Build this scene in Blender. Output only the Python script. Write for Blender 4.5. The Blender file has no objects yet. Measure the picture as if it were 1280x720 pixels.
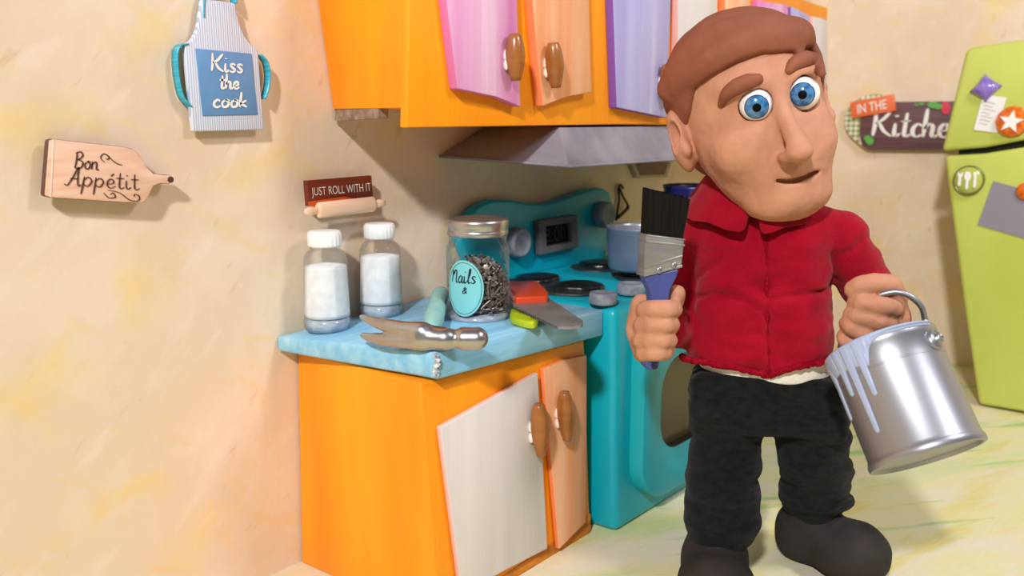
import bpy, bmesh, math, random
import numpy as np
from mathutils import Vector, Matrix

random.seed(7)
rng = np.random.default_rng(7)
scn = bpy.context.scene
COL = scn.collection

# ------------------------------------------------------------------ camera model (1280 x 720)
FPX, CX, CY, H = 1134.0, 640.0, 360.0, 1.5
PITCH = math.atan(210 / FPX)
d1c = np.array([950 / FPX, 210 / FPX, 1.0]); d1c /= np.linalg.norm(d1c)
FH = np.array([0, math.sin(PITCH), math.cos(PITCH)])
RT = np.array([1.0, 0, 0])
UPC = np.array([0, math.cos(PITCH), -math.sin(PITCH)])
_a, _b = d1c @ RT, d1c @ FH
_n = math.hypot(_a, _b); _a /= _n; _b /= _n
D1 = _a * RT + _b * FH            # world X (along the cabinets)
D2 = -_b * RT + _a * FH           # world Y (towards the cabinet wall)
CAM = np.array([0, 0, H])


def ray(x, y):
    v = np.array([(x - CX) / FPX, -(y - CY) / FPX, 1.0])
    return np.array([v @ D1, v @ D2, v @ UPC])


def at(x, y, X=None, Y=None, Z=None):
    d = ray(x, y)
    if X is not None: t = X / d[0]
    elif Y is not None: t = Y / d[1]
    else: t = (Z - H) / d[2]
    return CAM + t * d


def on_plane(x, y, p0, n):
    d = ray(x, y); p0 = np.asarray(p0, float); n = np.asarray(n, float)
    return CAM + d * (((p0 - CAM) @ n) / (d @ n))


def A(*v): return np.array(v, float)


def unit(v):
    v = np.asarray(v, float); return v / np.linalg.norm(v)


# ------------------------------------------------------------------ materials
def lin(c):
    out = []
    for v in c[:3]:
        v /= 255.0
        out.append(v / 12.92 if v <= 0.04045 else ((v + 0.055) / 1.055) ** 2.4)
    return (*out, 1.0)


def mat(name, c1, c2=None, scale=(4, 4, 4), rough=.55, metal=0.0, bump=0.0, bscale=60, spec=.5, lo=.35, hi=.65,
        detail=4, c3=None, bstretch=(1, 1, 1), coat=0.0, sheen=0.0, rot=(0, 0, 0)):
    m = bpy.data.materials.new(name); m.use_nodes = True
    nt = m.node_tree; N = nt.nodes; L = nt.links
    b = N['Principled BSDF']
    b.inputs['Base Color'].default_value = lin(c1)
    b.inputs['Roughness'].default_value = rough
    b.inputs['Metallic'].default_value = metal
    b.inputs['Specular IOR Level'].default_value = spec
    b.inputs['Coat Weight'].default_value = coat
    b.inputs['Coat Roughness'].default_value = .15
    b.inputs['Sheen Weight'].default_value = sheen
    tc = N.new('ShaderNodeTexCoord')
    if c2 is not None:
        mp = N.new('ShaderNodeMapping'); mp.inputs['Scale'].default_value = scale; mp.inputs['Rotation'].default_value = rot
        nz = N.new('ShaderNodeTexNoise'); nz.inputs['Scale'].default_value = 1.0; nz.inputs['Detail'].default_value = detail
        cr = N.new('ShaderNodeValToRGB')
        cr.color_ramp.elements[0].position = lo; cr.color_ramp.elements[0].color = lin(c1)
        cr.color_ramp.elements[1].position = hi; cr.color_ramp.elements[1].color = lin(c2)
        if c3 is not None:
            e = cr.color_ramp.elements.new(min(.98, hi + .12)); e.color = lin(c3)
        L.new(tc.outputs['Object'], mp.inputs['Vector']); L.new(mp.outputs['Vector'], nz.inputs['Vector'])
        L.new(nz.outputs['Fac'], cr.inputs['Fac']); L.new(cr.outputs['Color'], b.inputs['Base Color'])
    if bump:
        mp2 = N.new('ShaderNodeMapping'); mp2.inputs['Scale'].default_value = tuple(bscale * s for s in bstretch)
        nz2 = N.new('ShaderNodeTexNoise'); nz2.inputs['Scale'].default_value = 1.0; nz2.inputs['Detail'].default_value = 3
        bp = N.new('ShaderNodeBump'); bp.inputs['Strength'].default_value = bump; bp.inputs['Distance'].default_value = .01
        L.new(tc.outputs['Object'], mp2.inputs['Vector']); L.new(mp2.outputs['Vector'], nz2.inputs['Vector'])
        L.new(nz2.outputs['Fac'], bp.inputs['Height']); L.new(bp.outputs['Normal'], b.inputs['Normal'])
    return m


def glass(name, tint=(250, 252, 252), fres=1.35):
    m = bpy.data.materials.new(name); m.use_nodes = True
    nt = m.node_tree; N = nt.nodes; L = nt.links
    N.remove(N['Principled BSDF'])
    out = N['Material Output']
    tr = N.new('ShaderNodeBsdfTransparent'); tr.inputs['Color'].default_value = lin(tint)
    gl = N.new('ShaderNodeBsdfGlossy'); gl.inputs['Roughness'].default_value = .06
    fr = N.new('ShaderNodeFresnel'); fr.inputs['IOR'].default_value = fres
    mx = N.new('ShaderNodeMixShader')
    mu = N.new('ShaderNodeMath'); mu.operation = 'MULTIPLY'; mu.inputs[1].default_value = .42; L.new(fr.outputs['Fac'], mu.inputs[0]); L.new(mu.outputs['Value'], mx.inputs['Fac']); L.new(tr.outputs['BSDF'], mx.inputs[1]); L.new(gl.outputs['BSDF'], mx.inputs[2])
    L.new(mx.outputs['Shader'], out.inputs['Surface'])
    return m


def layered(name, base, layers, rough=.7, bump=.0, bscale=(10, 10, 10)):
    """painted surface: base colour and a list of (colour, scale xyz, rotation z, lo, hi, amount, offset)"""
    m = bpy.data.materials.new(name); m.use_nodes = True
    nt = m.node_tree; N = nt.nodes; L = nt.links
    b = N['Principled BSDF']; b.inputs['Roughness'].default_value = rough; b.inputs['Specular IOR Level'].default_value = .3
    tc = N.new('ShaderNodeTexCoord')
    rgb = N.new('ShaderNodeRGB'); rgb.outputs[0].default_value = lin(base)
    cur = rgb.outputs[0]
    for (c, sc, rz, lo, hi, amt, off) in layers:
        r0 = N.new('ShaderNodeMapping'); r0.inputs['Rotation'].default_value = rz if isinstance(rz, tuple) else (0, 0, rz); r0.inputs['Location'].default_value = (off, off * .7, off * .3)
        mp = N.new('ShaderNodeMapping'); mp.inputs['Scale'].default_value = sc
        nz = N.new('ShaderNodeTexNoise'); nz.inputs['Scale'].default_value = 1; nz.inputs['Detail'].default_value = 5; nz.inputs['Distortion'].default_value = .4
        mr = N.new('ShaderNodeMapRange'); mr.inputs['From Min'].default_value = lo; mr.inputs['From Max'].default_value = hi
        mr.inputs['To Max'].default_value = amt
        mx = N.new('ShaderNodeMix'); mx.data_type = 'RGBA'
        L.new(tc.outputs['Object'], r0.inputs['Vector']); L.new(r0.outputs['Vector'], mp.inputs['Vector'])
        L.new(mp.outputs['Vector'], nz.inputs['Vector']); L.new(nz.outputs['Fac'], mr.inputs['Value'])
        L.new(mr.outputs['Result'], mx.inputs['Factor']); L.new(cur, mx.inputs['A']); mx.inputs['B'].default_value = lin(c)
        cur = mx.outputs['Result']
    L.new(cur, b.inputs['Base Color'])
    if bump:
        mp = N.new('ShaderNodeMapping'); mp.inputs['Scale'].default_value = bscale
        nz = N.new('ShaderNodeTexNoise'); nz.inputs['Scale'].default_value = 1; nz.inputs['Detail'].default_value = 4
        bp = N.new('ShaderNodeBump'); bp.inputs['Strength'].default_value = bump; bp.inputs['Distance'].default_value = .01
        L.new(tc.outputs['Object'], mp.inputs['Vector']); L.new(mp.outputs['Vector'], nz.inputs['Vector'])
        L.new(nz.outputs['Fac'], bp.inputs['Height']); L.new(bp.outputs['Normal'], b.inputs['Normal'])
    return m


def stripes(name, c1, c2, freq):
    m = mat(name, c1, rough=.8)
    nt = m.node_tree; N = nt.nodes; L = nt.links
    tc = N.new('ShaderNodeTexCoord'); wv = N.new('ShaderNodeTexWave'); wv.bands_direction = 'X'
    wv.inputs['Scale'].default_value = freq
    cr = N.new('ShaderNodeValToRGB'); cr.color_ramp.elements[0].color = lin(c1); cr.color_ramp.elements[1].color = lin(c2)
    cr.color_ramp.elements[0].position = .4; cr.color_ramp.elements[1].position = .6
    L.new(tc.outputs['Object'], wv.inputs['Vector']); L.new(wv.outputs['Fac'], cr.inputs['Fac'])
    L.new(cr.outputs['Color'], N['Principled BSDF'].inputs['Base Color'])
    return m


def gingham(name, c1, c2, freq):
    m = mat(name, c1, rough=.6)
    nt = m.node_tree; N = nt.nodes; L = nt.links
    tc = N.new('ShaderNodeTexCoord'); ck = N.new('ShaderNodeTexChecker'); ck.inputs['Scale'].default_value = freq
    mp = N.new('ShaderNodeMapping'); mp.inputs['Rotation'].default_value = (math.radians(45), 0, 0); mp.inputs['Location'].default_value = (.013, 0, 0)
    ck.inputs['Color1'].default_value = lin(c1); ck.inputs['Color2'].default_value = lin(c2)
    L.new(tc.outputs['Object'], mp.inputs['Vector']); L.new(mp.outputs['Vector'], ck.inputs['Vector'])
    L.new(ck.outputs['Color'], N['Principled BSDF'].inputs['Base Color'])
    return m


M = {}
M['orange'] = mat('orange_paint', (250, 142, 2), (255, 162, 4), (6, 6, .7), rough=.5, bump=.12, bscale=40, bstretch=(3, 3, .15), lo=.3, hi=.7)
M['white_door'] = mat('pale_door_paint', (218, 208, 208), (228, 219, 218), (9, 9, .6), rough=.6, bump=.08, bscale=50, bstretch=(3, 3, .1))
M['pink_edge'] = mat('pink_edge_paint', (236, 188, 182), rough=.6)
M['peach'] = mat('peach_door_paint', (240, 160, 110), (246, 196, 160), (12, 12, .5), rough=.55, bump=.08, bscale=50, bstretch=(3, 3, .1))
M['peach_edge'] = mat('peach_edge_paint', (246, 140, 90), rough=.6)
M['pink'] = mat('pink_door_paint', (222, 130, 190), (232, 176, 214), (9, 9, .5), rough=.55, bump=.08, bscale=50, bstretch=(3, 3, .1), c3=(240, 205, 226))
M['pink_side'] = mat('pink_door_side', (214, 120, 180), rough=.6)
M['lavender'] = mat('lavender_door_paint', (168, 160, 212), (186, 180, 226), (9, 9, .5), rough=.5, bump=.08, bscale=50, bstretch=(3, 3, .1), c3=(214, 208, 236))
M['purple_edge'] = mat('purple_edge_paint', (128, 84, 178), rough=.5)
M['handle'] = mat('brown_bead_paint', (148, 88, 38), (166, 102, 48), (6, 6, 20), rough=.3, coat=.3)
M['glue'] = mat('dried_glue', (240, 232, 225), rough=.4)
M['cardboard'] = mat('raw_cardboard', (120, 95, 80), (165, 140, 120), (3, 30, 40), rough=.9, bump=.3, bscale=60)
M['blue_counter'] = mat('blue_counter_paint', (122, 188, 228), (158, 210, 238), (2, 22, 22), c3=(186, 222, 240), rough=.5, bump=.15, bscale=40, bstretch=(.2, 2, 2), rot=(0, 0, .15))
M['torn'] = mat('torn_board_edge', (110, 130, 160), (245, 240, 235), (60, 60, 60), rough=.9, bump=.8, bscale=90, c3=(240, 150, 60))
M['teal'] = mat('teal_stove_paint', (0, 156, 180), (8, 182, 202), (3, 3, 1.2), rough=.36, bump=.12, bscale=18, bstretch=(1.5, 1.5, .5), lo=.25, hi=.75)
M['teal_rim'] = mat('teal_rim_paint', (20, 168, 178), rough=.45)
M['oven_glass'] = mat('dark_oven_window', (74, 60, 40), rough=.22)
M['oven_dark'] = mat('black_rim', (16, 14, 14), rough=.5)
M['knob_grey'] = mat('grey_clay', (118, 124, 138), (150, 155, 166), (30, 30, 30), rough=.5, bump=.25, bscale=60)
M['clock_grey'] = mat('grey_frame_clay', (105, 100, 100), rough=.6, bump=.2, bscale=60)
M['screen'] = mat('dark_screen', (14, 18, 20), rough=.2)
M['digits'] = mat('dim_digits', (28, 42, 44), rough=.5)
M['burner'] = mat('black_burner_clay', (20, 22, 25), rough=.28, bump=.5, bscale=24)
M['burner_base'] = mat('dark_burner_base', (40, 44, 50), rough=.5)
M['hood'] = mat('grey_hood_paint', (126, 122, 134), (148, 142, 150), (8, 1, 8), rough=.6, bump=.1, bscale=30)
M['pot'] = mat('blue_grey_enamel', (96, 112, 138), (110, 126, 150), (6, 6, 6), rough=.38)
M['pot_in'] = mat('pale_pot_inside', (150, 148, 156), rough=.3, metal=.4)
M['navy'] = mat('navy_enamel', (44, 40, 120), (36, 34, 100), (5, 5, 5), rough=.25)
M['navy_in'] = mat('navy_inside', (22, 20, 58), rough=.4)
M['glass'] = glass('clear_jar_glass')
M['salt'] = mat('white_salt', (240, 240, 242), (228, 228, 233), (30, 30, 30), rough=.9, bump=.1)
M['capw'] = mat('white_plastic_cap', (238, 240, 240), rough=.5)
M['lid'] = mat('silver_lid', (190, 186, 184), rough=.3, metal=.9)
M['nails'] = mat('dark_steel_nails', (112, 100, 96), (156, 144, 138), (40, 40, 40), rough=.38, metal=.45)
M['label'] = mat('aqua_label', (128, 206, 210), rough=.7)
M['ink'] = mat('dark_ink', (18, 40, 52), rough=.8)
M['steel'] = mat('brushed_steel', (120, 118, 118), (150, 148, 147), (3, 60, 60), rough=.38, metal=.85)
M['steel_dark'] = mat('saw_blade_steel', (128, 126, 126), (146, 142, 140), (10, 10, 10), rough=.42, metal=.25, bump=.15, bscale=120)
M['chrome'] = mat('polished_hammer_steel', (186, 184, 186), rough=.3, metal=1.0)
M['saw_orange'] = mat('red_orange_plastic', (236, 78, 38), rough=.32, coat=.3)
M['lime'] = mat('lime_plastic', (178, 196, 20), rough=.4)
M['mint'] = mat('mint_grip', (170, 214, 206), (120, 196, 200), (9, 9, 9), rough=.5)
M['apron'] = stripes('striped_apron_cloth', (176, 186, 214), (222, 222, 232), 42)
M['apron_panel'] = mat('blue_print_panel', (92, 138, 190), (100, 146, 196), (8, 8, 8), rough=.6)
M['ribbon'] = mat('teal_ribbon', (10, 150, 182), (70, 190, 214), (1, 1, 160), rough=.35)
M['white_print'] = mat('white_lettering', (238, 234, 230), rough=.7)
M['wood_pink'] = mat('pale_wood', (224, 174, 146), (238, 200, 176), (4, 10, 40), rough=.6)
M['wood_line'] = mat('light_wood_line', (246, 224, 208), rough=.6)
M['wood_edge_shade'] = mat('shaded_wood_edge', (98, 66, 58), rough=.7)  # board sides coloured dark to paint in the shadow along their thickness
M['burnt'] = mat('burnt_engraving', (84, 48, 42), rough=.8)
M['maroon'] = mat('maroon_plaque', (98, 28, 12), (124, 44, 16), (8, 8, 20), rough=.55)
M['maroon_orange'] = mat('orange_plaque_stain', (222, 92, 28), rough=.6)
M['pin_wood'] = mat('rolling_pin_wood', (242, 200, 170), (248, 216, 190), (4, 20, 30), rough=.55)
M['plaque_frame'] = mat('pale_frame', (176, 160, 146), rough=.7)
M['plaque_in'] = mat('brown_inset', (134, 108, 94), (120, 96, 84), (30, 30, 30), rough=.8)
M['wire'] = mat('dark_wire', (60, 52, 44), rough=.4, metal=.6)
M['skin'] = mat('tan_clay', (184, 128, 100), (198, 141, 113), (11, 11, 11), rough=.68, bump=.3, bscale=26, spec=.25)
M['hair'] = mat('brown_clay', (134, 78, 58), (144, 86, 64), (7, 7, 7), rough=.7, bump=.35, bscale=26, spec=.2)
M['eye'] = mat('eye_white', (242, 240, 240), rough=.12, coat=.4)
M['iris'] = mat('blue_iris', (34, 90, 146), (80, 136, 184), (60, 60, 60), rough=.12, coat=.6)
M['iris_edge'] = mat('iris_edge', (18, 44, 84), rough=.12, coat=.5)
M['pupil'] = mat('black_pupil', (5, 5, 7), rough=.5, spec=.1)
M['mouth'] = mat('dark_mouth', (40, 22, 18), rough=.8)
M['red'] = mat('red_felt', (146, 4, 30), (158, 8, 36), (14, 14, 14), rough=.92, bump=.35, bscale=220, spec=.1, sheen=.1)
M['red_dark'] = mat('red_stitched_edge', (156, 12, 36), (132, 4, 26), (80, 80, 80), rough=.95, bump=.8, bscale=160, spec=.1)
M['shirt'] = mat('white_felt', (232, 226, 218), rough=.95, bump=.3, bscale=200)
M['black'] = mat('black_felt', (20, 21, 23), (30, 31, 33), (30, 30, 60), rough=.95, bump=.4, bscale=200, spec=.12, sheen=.06)
M['boot'] = mat('charcoal_clay', (44, 40, 40), (56, 51, 50), (6, 6, 6), rough=.8, bump=.3, bscale=22, spec=.18)
M['silver'] = mat('silver_plastic', (158, 158, 166), rough=.4, metal=.85)
M['silver_d'] = mat('silver_seam', (120, 120, 128), rough=.4, metal=.8)
M['paint_blue'] = mat('pale_blue_paint', (168, 180, 214), rough=.35)
M['bristle'] = mat('black_bristles', (15, 13, 12), (25, 21, 19), (200, 200, 3), rough=.7, spec=.12)
M['brush_blue'] = mat('blue_brush_plastic', (64, 74, 142), rough=.35)
M['brush_hole'] = mat('dark_hole', (26, 28, 62), rough=.6)
M['ferrule'] = mat('tin_ferrule', (150, 147, 147), (134, 131, 131), (6, 6, 40), rough=.34, metal=.5)
M['fridge'] = mat('lime_fridge_paint', (184, 194, 84), (196, 206, 100), (2, 2, 1.2), rough=.42, bump=.06, bscale=16)
M['gap'] = mat('gap_shade', (28, 32, 16), rough=.9)
M['purple_mag'] = mat('purple_gem', (120, 92, 186), (150, 128, 208), (26, 26, 26), rough=.12, coat=.8)
M['paper'] = mat('white_paper', (232, 230, 226), rough=.8)
M['pencil'] = mat('grey_print', (182, 180, 178), rough=.8)
M['amber'] = mat('amber_gem', (206, 84, 10), (236, 120, 24), (40, 40, 40), rough=.1, coat=.8)
M['lime_disc'] = mat('lime_disc', (176, 186, 84), rough=.15, coat=.5)
M['rim_metal'] = mat('grey_rim', (132, 126, 84), rough=.3, metal=.6)
M['photo'] = mat('grey_photo', (140, 134, 146), rough=.35)
M['board_wood'] = mat('dark_plum_wood', (92, 62, 70), (112, 78, 82), (3, 2, 40), rough=.55)
M['tag_orange'] = mat('orange_glitter', (222, 92, 48), (240, 130, 80), (160, 160, 160), rough=.4)
M['gingham'] = gingham('green_gingham', (142, 162, 100), (232, 228, 208), 44)
M['leaf'] = mat('leaf_green', (96, 168, 80), rough=.6)
M['pepper'] = mat('red_pepper', (214, 66, 90), rough=.5)
M['olive'] = mat('dark_olive_ceramic', (46, 46, 22), rough=.5)
M['wall'] = layered('painted_plaster', (228, 207, 184), [
    ((236, 218, 196), (2.2, 2.2, 2.2), 0, .46, .66, .9, 3.1),
    ((236, 208, 140), (2.4, 2.4, 3.0), 0, .56, .68, .75, 9.7),
    ((220, 182, 158), (1.6, 1.6, 1.2), 0, .52, .70, .5, 17.3),
    ((240, 224, 210), (4.0, 12, 14), (0, .8, 0), .58, .72, .45, 23.3),
    ((232, 204, 150), (5.0, 5, 16), (0, -.5, 0), .58, .68, .45, 27.3),
    ((196, 150, 130), (6.0, 16, 17), (0, .9, 0), .66, .76, .5, 31.3)], rough=.8, bump=.22, bscale=(16, 16, 16))
M['floor'] = layered('brushed_floor_paint', (228, 219, 172), [
    ((230, 218, 200), (1.8, 5, 3), .5, .48, .60, .85, 2.1),
    ((224, 204, 122), (1.5, 5, 3), .3, .52, .62, .8, 7.7),
    ((204, 216, 156), (1.2, 6.5, 3), .55, .55, .64, .7, 12.9),
    ((216, 226, 196), (3.0, 30, 3), .6, .50, .64, .35, 19.1),
    ((232, 222, 160), (3.0, 34, 3), .2, .52, .66, .35, 29.1),
    ((134, 190, 108), (1.1, 9, 3), .65, .60, .68, .7, 37.7),
    ((196, 184, 140), (9, 70, 3), .45, .58, .76, .2, 41.0)], rough=.55, bump=.2, bscale=(8, 50, 8))


# ------------------------------------------------------------------ object helpers
WL = {}


def thing(name, loc, label, cat, group=None):
    o = bpy.data.objects.new(name, None); COL.objects.link(o)
    o.location = tuple(loc); o.empty_display_size = .05
    WL[o.name] = np.array(loc, float)
    o['label'] = label; o['category'] = cat
    if group: o['group'] = group
    return o


def mk(name, V, F, m, parent=None, smooth=False, bevel=0.0, segs=2, fm=None, label=None, kind=None, cat=None, group=None, loc=None, angle=40, normals=True):
    V = np.asarray(V, float)
    if parent is not None:
        base = WL[parent.name]
    else:
        base = np.array(loc if loc is not None else [(V[:, 0].min() + V[:, 0].max()) / 2, (V[:, 1].min() + V[:, 1].max()) / 2, V[:, 2].min()], float)
    me = bpy.data.meshes.new(name)
    me.from_pydata((V - base).tolist(), [], [list(map(int, f)) for f in F])
    ms = m if isinstance(m, (list, tuple)) else [m]
    for x in ms: me.materials.append(x)
    if fm is not None:
        me.polygons.foreach_set('material_index', [int(i) for i in fm])
    if normals:
        bm = bmesh.new(); bm.from_mesh(me); bmesh.ops.recalc_face_normals(bm, faces=bm.faces); bm.to_mesh(me); bm.free()
    if smooth:
        me.polygons.foreach_set('use_smooth', [True] * len(me.polygons))
    me.update()
    o = bpy.data.objects.new(name, me); COL.objects.link(o)
    if parent is not None: o.parent = parent
    else: o.location = tuple(base)
    WL[o.name] = base
    if bevel:
        b = o.modifiers.new('bevel', 'BEVEL'); b.width = bevel; b.segments = segs; b.limit_method = 'ANGLE'; b.angle_limit = math.radians(angle)
        b.harden_normals = False
        me.polygons.foreach_set('use_smooth', [True] * len(me.polygons))
        e = o.modifiers.new('split', 'EDGE_SPLIT') if False else None
    if label: o['label'] = label
    if kind: o['kind'] = kind
    if cat: o['category'] = cat
    if group: o['group'] = group
    return o


class MB:
    def __init__(s): s.V = []; s.F = []; s.m = []

    def add(s, V, F, mi=0):
        k = len(s.V); s.V += [tuple(v) for v in V]; s.F += [[i + k for i in f] for f in F]
        s.m += [mi] * len(F) if isinstance(mi, int) else list(mi)
        return s

    def build(s, name, m, parent=None, **kw):
        return mk(name, s.V, s.F, m, parent, fm=s.m, **kw)


def prism(poly, ext):
    P = [np.asarray(p, float) for p in poly]; n = len(P); ext = np.asarray(ext, float)
    V = P + [p + ext for p in P]
    F = [list(range(n)), list(range(2 * n - 1, n - 1, -1))] + [[i, (i + 1) % n, n + (i + 1) % n, n + i] for i in range(n)]
    return V, F


def hexa(b, t):
    V = list(b) + list(t)
    F = [[3, 2, 1, 0], [4, 5, 6, 7]] + [[i, (i + 1) % 4, 4 + (i + 1) % 4, 4 + i] for i in range(4)]
    return V, F


def frame_of(axis):
    a = unit(axis); r = A(0, 0, 1) if abs(a[2]) < .9 else A(1, 0, 0)
    u = unit(np.cross(r, a)); v = np.cross(a, u)
    return u, v, a


def lathe(prof, c, axis=(0, 0, 1), n=40, sx=1, sy=1, uv=None, cap=True):
    u, v, a = frame_of(axis) if uv is None else uv
    c = np.asarray(c, float); V = []; F = []
    for (r, z) in prof:
        for i in range(n):
            t = 2 * math.pi * i / n
            V.append(c + a * z + u * (r * sx * math.cos(t)) + v * (r * sy * math.sin(t)))
    for j in range(len(prof) - 1):
        for i in range(n):
            F.append([j * n + i, j * n + (i + 1) % n, (j + 1) * n + (i + 1) % n, (j + 1) * n + i])
    if cap:
        F.append(list(range(n))[::-1]); F.append([(len(prof) - 1) * n + i for i in range(n)])
    return V, F


def catmull(P, k=6, closed=False):
    P = [np.asarray(p, float) for p in P]
    if len(P) < 3: 
        return [P[0] + (P[-1] - P[0]) * t for t in np.linspace(0, 1, k + 1)]
    out = []; n = len(P)
    rngn = n if closed else n - 1
    for i in range(rngn):
        if closed: p0, p1, p2, p3 = P[i - 1], P[i], P[(i + 1) % n], P[(i + 2) % n]
        else:
            p1, p2 = P[i], P[i + 1]
            p0 = P[i - 1] if i > 0 else 2 * p1 - p2
            p3 = P[i + 2] if i + 2 < n else 2 * p2 - p1
        for j in range(k):
            t = j / k
            out.append(.5 * ((2 * p1) + (p2 - p0) * t + (2 * p0 - 5 * p1 + 4 * p2 - p3) * t * t + (3 * p1 - p0 - 3 * p2 + p3) * t ** 3))
    if not closed: out.append(P[-1])
    return out


def tube(P, r, n=10, closed=False):
    P = [np.asarray(p, float) for p in P]; m = len(P)
    rs = r if hasattr(r, '__len__') else [r] * m
    V = []; F = []; u = None
    for i, p in enumerate(P):
        if closed: t = P[(i + 1) % m] - P[i - 1]
        else: t = P[min(i + 1, m - 1)] - P[max(i - 1, 0)]
        t = unit(t)
        if u is None: u = frame_of(t)[0]
        u = unit(u - t * (u @ t)); v = np.cross(t, u)
        for k in range(n):
            a = 2 * math.pi * k / n
            V.append(p + rs[i] * (u * math.cos(a) + v * math.sin(a)))
    for i in range(m if closed else m - 1):
        j = (i + 1) % m
        for k in range(n):
            F.append([i * n + k, i * n + (k + 1) % n, j * n + (k + 1) % n, j * n + k])
    if not closed:
        F.append(list(range(n))[::-1]); F.append([(m - 1) * n + k for k in range(n)])
    return V, F


def quadmap(p00, p10, p11, p01):
    """unit square -> 3-D, with a normal offset towards the camera"""
    p00, p10, p11, p01 = [np.asarray(p, float) for p in (p00, p10, p11, p01)]
    nn = unit(np.cross(p10 - p00, p01 - p00))
    if nn @ (CAM - p00) < 0: nn = -nn

    def f(u, v, w=0.0):
        return p00 * (1 - u) * (1 - v) + p10 * u * (1 - v) + p11 * u * v + p01 * (1 - u) * v + nn * w
    return f


# ------------------------------------------------------------------ lettering
GL = {
    'K': (1.25, [[(0.05, 2.1), (0.1, 1), (0.05, 0)], [(1.05, 2.1), (.6, 1.35), (.12, .95)], [(.35, 1.05), (.7, .4), (1.2, 0)]]),
    'i': (.5, [[(.1, 1), (.1, .3), (.22, 0), (.45, .25)], [(.14, 1.5), (.14, 1.62)]]),
    's': (.72, [[(.6, .85), (.35, 1), (.12, .8), (.35, .5), (.55, .25), (.32, 0), (0.02, .15)]]),
    't': (.62, [[(.25, 1.8), (.22, .9), (.22, .2), (.36, 0), (.58, .2)], [(-.08, 1.15), (.55, 1.2)]]),
    'h': (.9, [[(.1, 2.1), (.08, 1), (.06, 0)], [(.08, .6), (.32, 1), (.55, .8), (.55, .2), (.68, 0), (.86, .2)]]),
    'e': (.75, [[(.1, .45), (.5, .55), (.5, .9), (.3, 1), (.1, .7), (.12, .2), (.38, 0), (.7, .25)]]),
    'c': (.7, [[(.58, .8), (.38, 1), (.1, .65), (.15, .15), (.4, 0), (.66, .2)]]),
    'o': (.78, [[(.36, 1), (.08, .6), (.2, .05), (.52, .12), (.62, .6), (.36, 1), (.7, .9)]]),
    'k': (.8, [[(.1, 2.1), (.08, 1), (.06, 0)], [(.6, .95), (.15, .5), (.4, .25), (.7, 0)]]),
    'N': (1.0, [[(0, 0), (.08, .9), (.06, 1.7), (.2, 1.1), (.45, 1.75), (.68, 1.5), (.68, .4), (.8, 0), (.98, .15)]]),
    'a': (.8, [[(.58, .85), (.32, 1), (.06, .5), (.25, 0), (.52, .3), (.6, .95), (.58, .2), (.7, 0), (.82, .2)]]),
    'l': (.5, [[(.0, .2), (.26, 1.1), (.32, 1.9), (.18, 1.9), (.14, .4), (.26, 0), (.46, .2)]]),
    '&': (.8, [[(.75, 0), (.25, .85), (.35, 1.2), (.55, .95), (.12, .35), (.3, 0), (.72, .5)]]),
    'n': (.82, [[(.06, 1), (.06, 0)], [(.06, .6), (.35, 1), (.56, .8), (.56, .15), (.7, 0), (.8, .15)]]),
    'B': (1.05, [[(.1, 0), (.15, 1), (.1, 2)], [(-.1, 1.8), (.5, 2.05), (.75, 1.6), (.4, 1.1), (.15, 1.05)], [(.3, 1.1), (.85, .8), (.75, .15), (.3, -.05), (0, .15)]]),
    'A': (1.1, [[(-.1, .1), (.15, 0), (.4, .9), (.65, 2), (.72, 1), (.85, 0), (1.05, .15)], [(.2, .7), (.8, .75)]]),
    'p': (.82, [[(.06, 1.05), (.06, 0), (.04, -.9)], [(.06, .65), (.35, 1), (.62, .6), (.4, .02), (.06, .2)]]),
    '\u00e9': (.75, [[(.1, .45), (.5, .55), (.5, .9), (.3, 1), (.1, .7), (.12, .2), (.38, 0), (.7, .25)], [(.3, 1.3), (.52, 1.65)]]),
    ' ': (.6, []),
}


def strokes_of(text):
    x = 0; out = []
    for ch in text:
        w, ss = GL[ch]
        out += [[(x + p[0], p[1]) for p in s] for s in ss]; x += w
    return out, x


def ribbon(mb, strokes, fmap, w, lift=.002, k=6, mi=0, taper=True):
    for s in strokes:
        P = catmull([A(*p) for p in s], k)
        n = len(P); V = []; F = []
        for i, p in enumerate(P):
            t = P[min(i + 1, n - 1)] - P[max(i - 1, 0)]
            t = t / (np.linalg.norm(t) + 1e-9)
            q = A(-t[1], t[0]); ww = w * (1.0 if not taper else (.62 + .38 * math.sin(math.pi * (i + .5) / n)) * (1.0 + .25 * abs(t[1]) - .12))
            ends = .75 if i in (0, n - 1) else 1
            for sgn in (1, -1):
                a = p + q * ww * ends * sgn
                V.append(fmap(a[0], a[1], lift))
        for i in range(n - 1): F.append([2 * i, 2 * i + 1, 2 * i + 3, 2 * i + 2])
        mb.add(V, F, mi)


def script_text(text, fmap, box, w, lift=.002, mb=None, slant=.12):
    """box=(u0,v0,u1,v1): baseline v0, ascender v1 (two x-heights)"""
    ss, W = strokes_of(text)
    u0, v0, u1, v1 = box; sx = (u1 - u0) / W; sy = (v1 - v0) / 2.0
    st = [[((u0 + (p[0] + slant * p[1]) * sx), (v0 + p[1] * sy)) for p in s] for s in ss]
    mb = mb or MB(); ribbon(mb, st, fmap, w, lift)
    return mb


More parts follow.
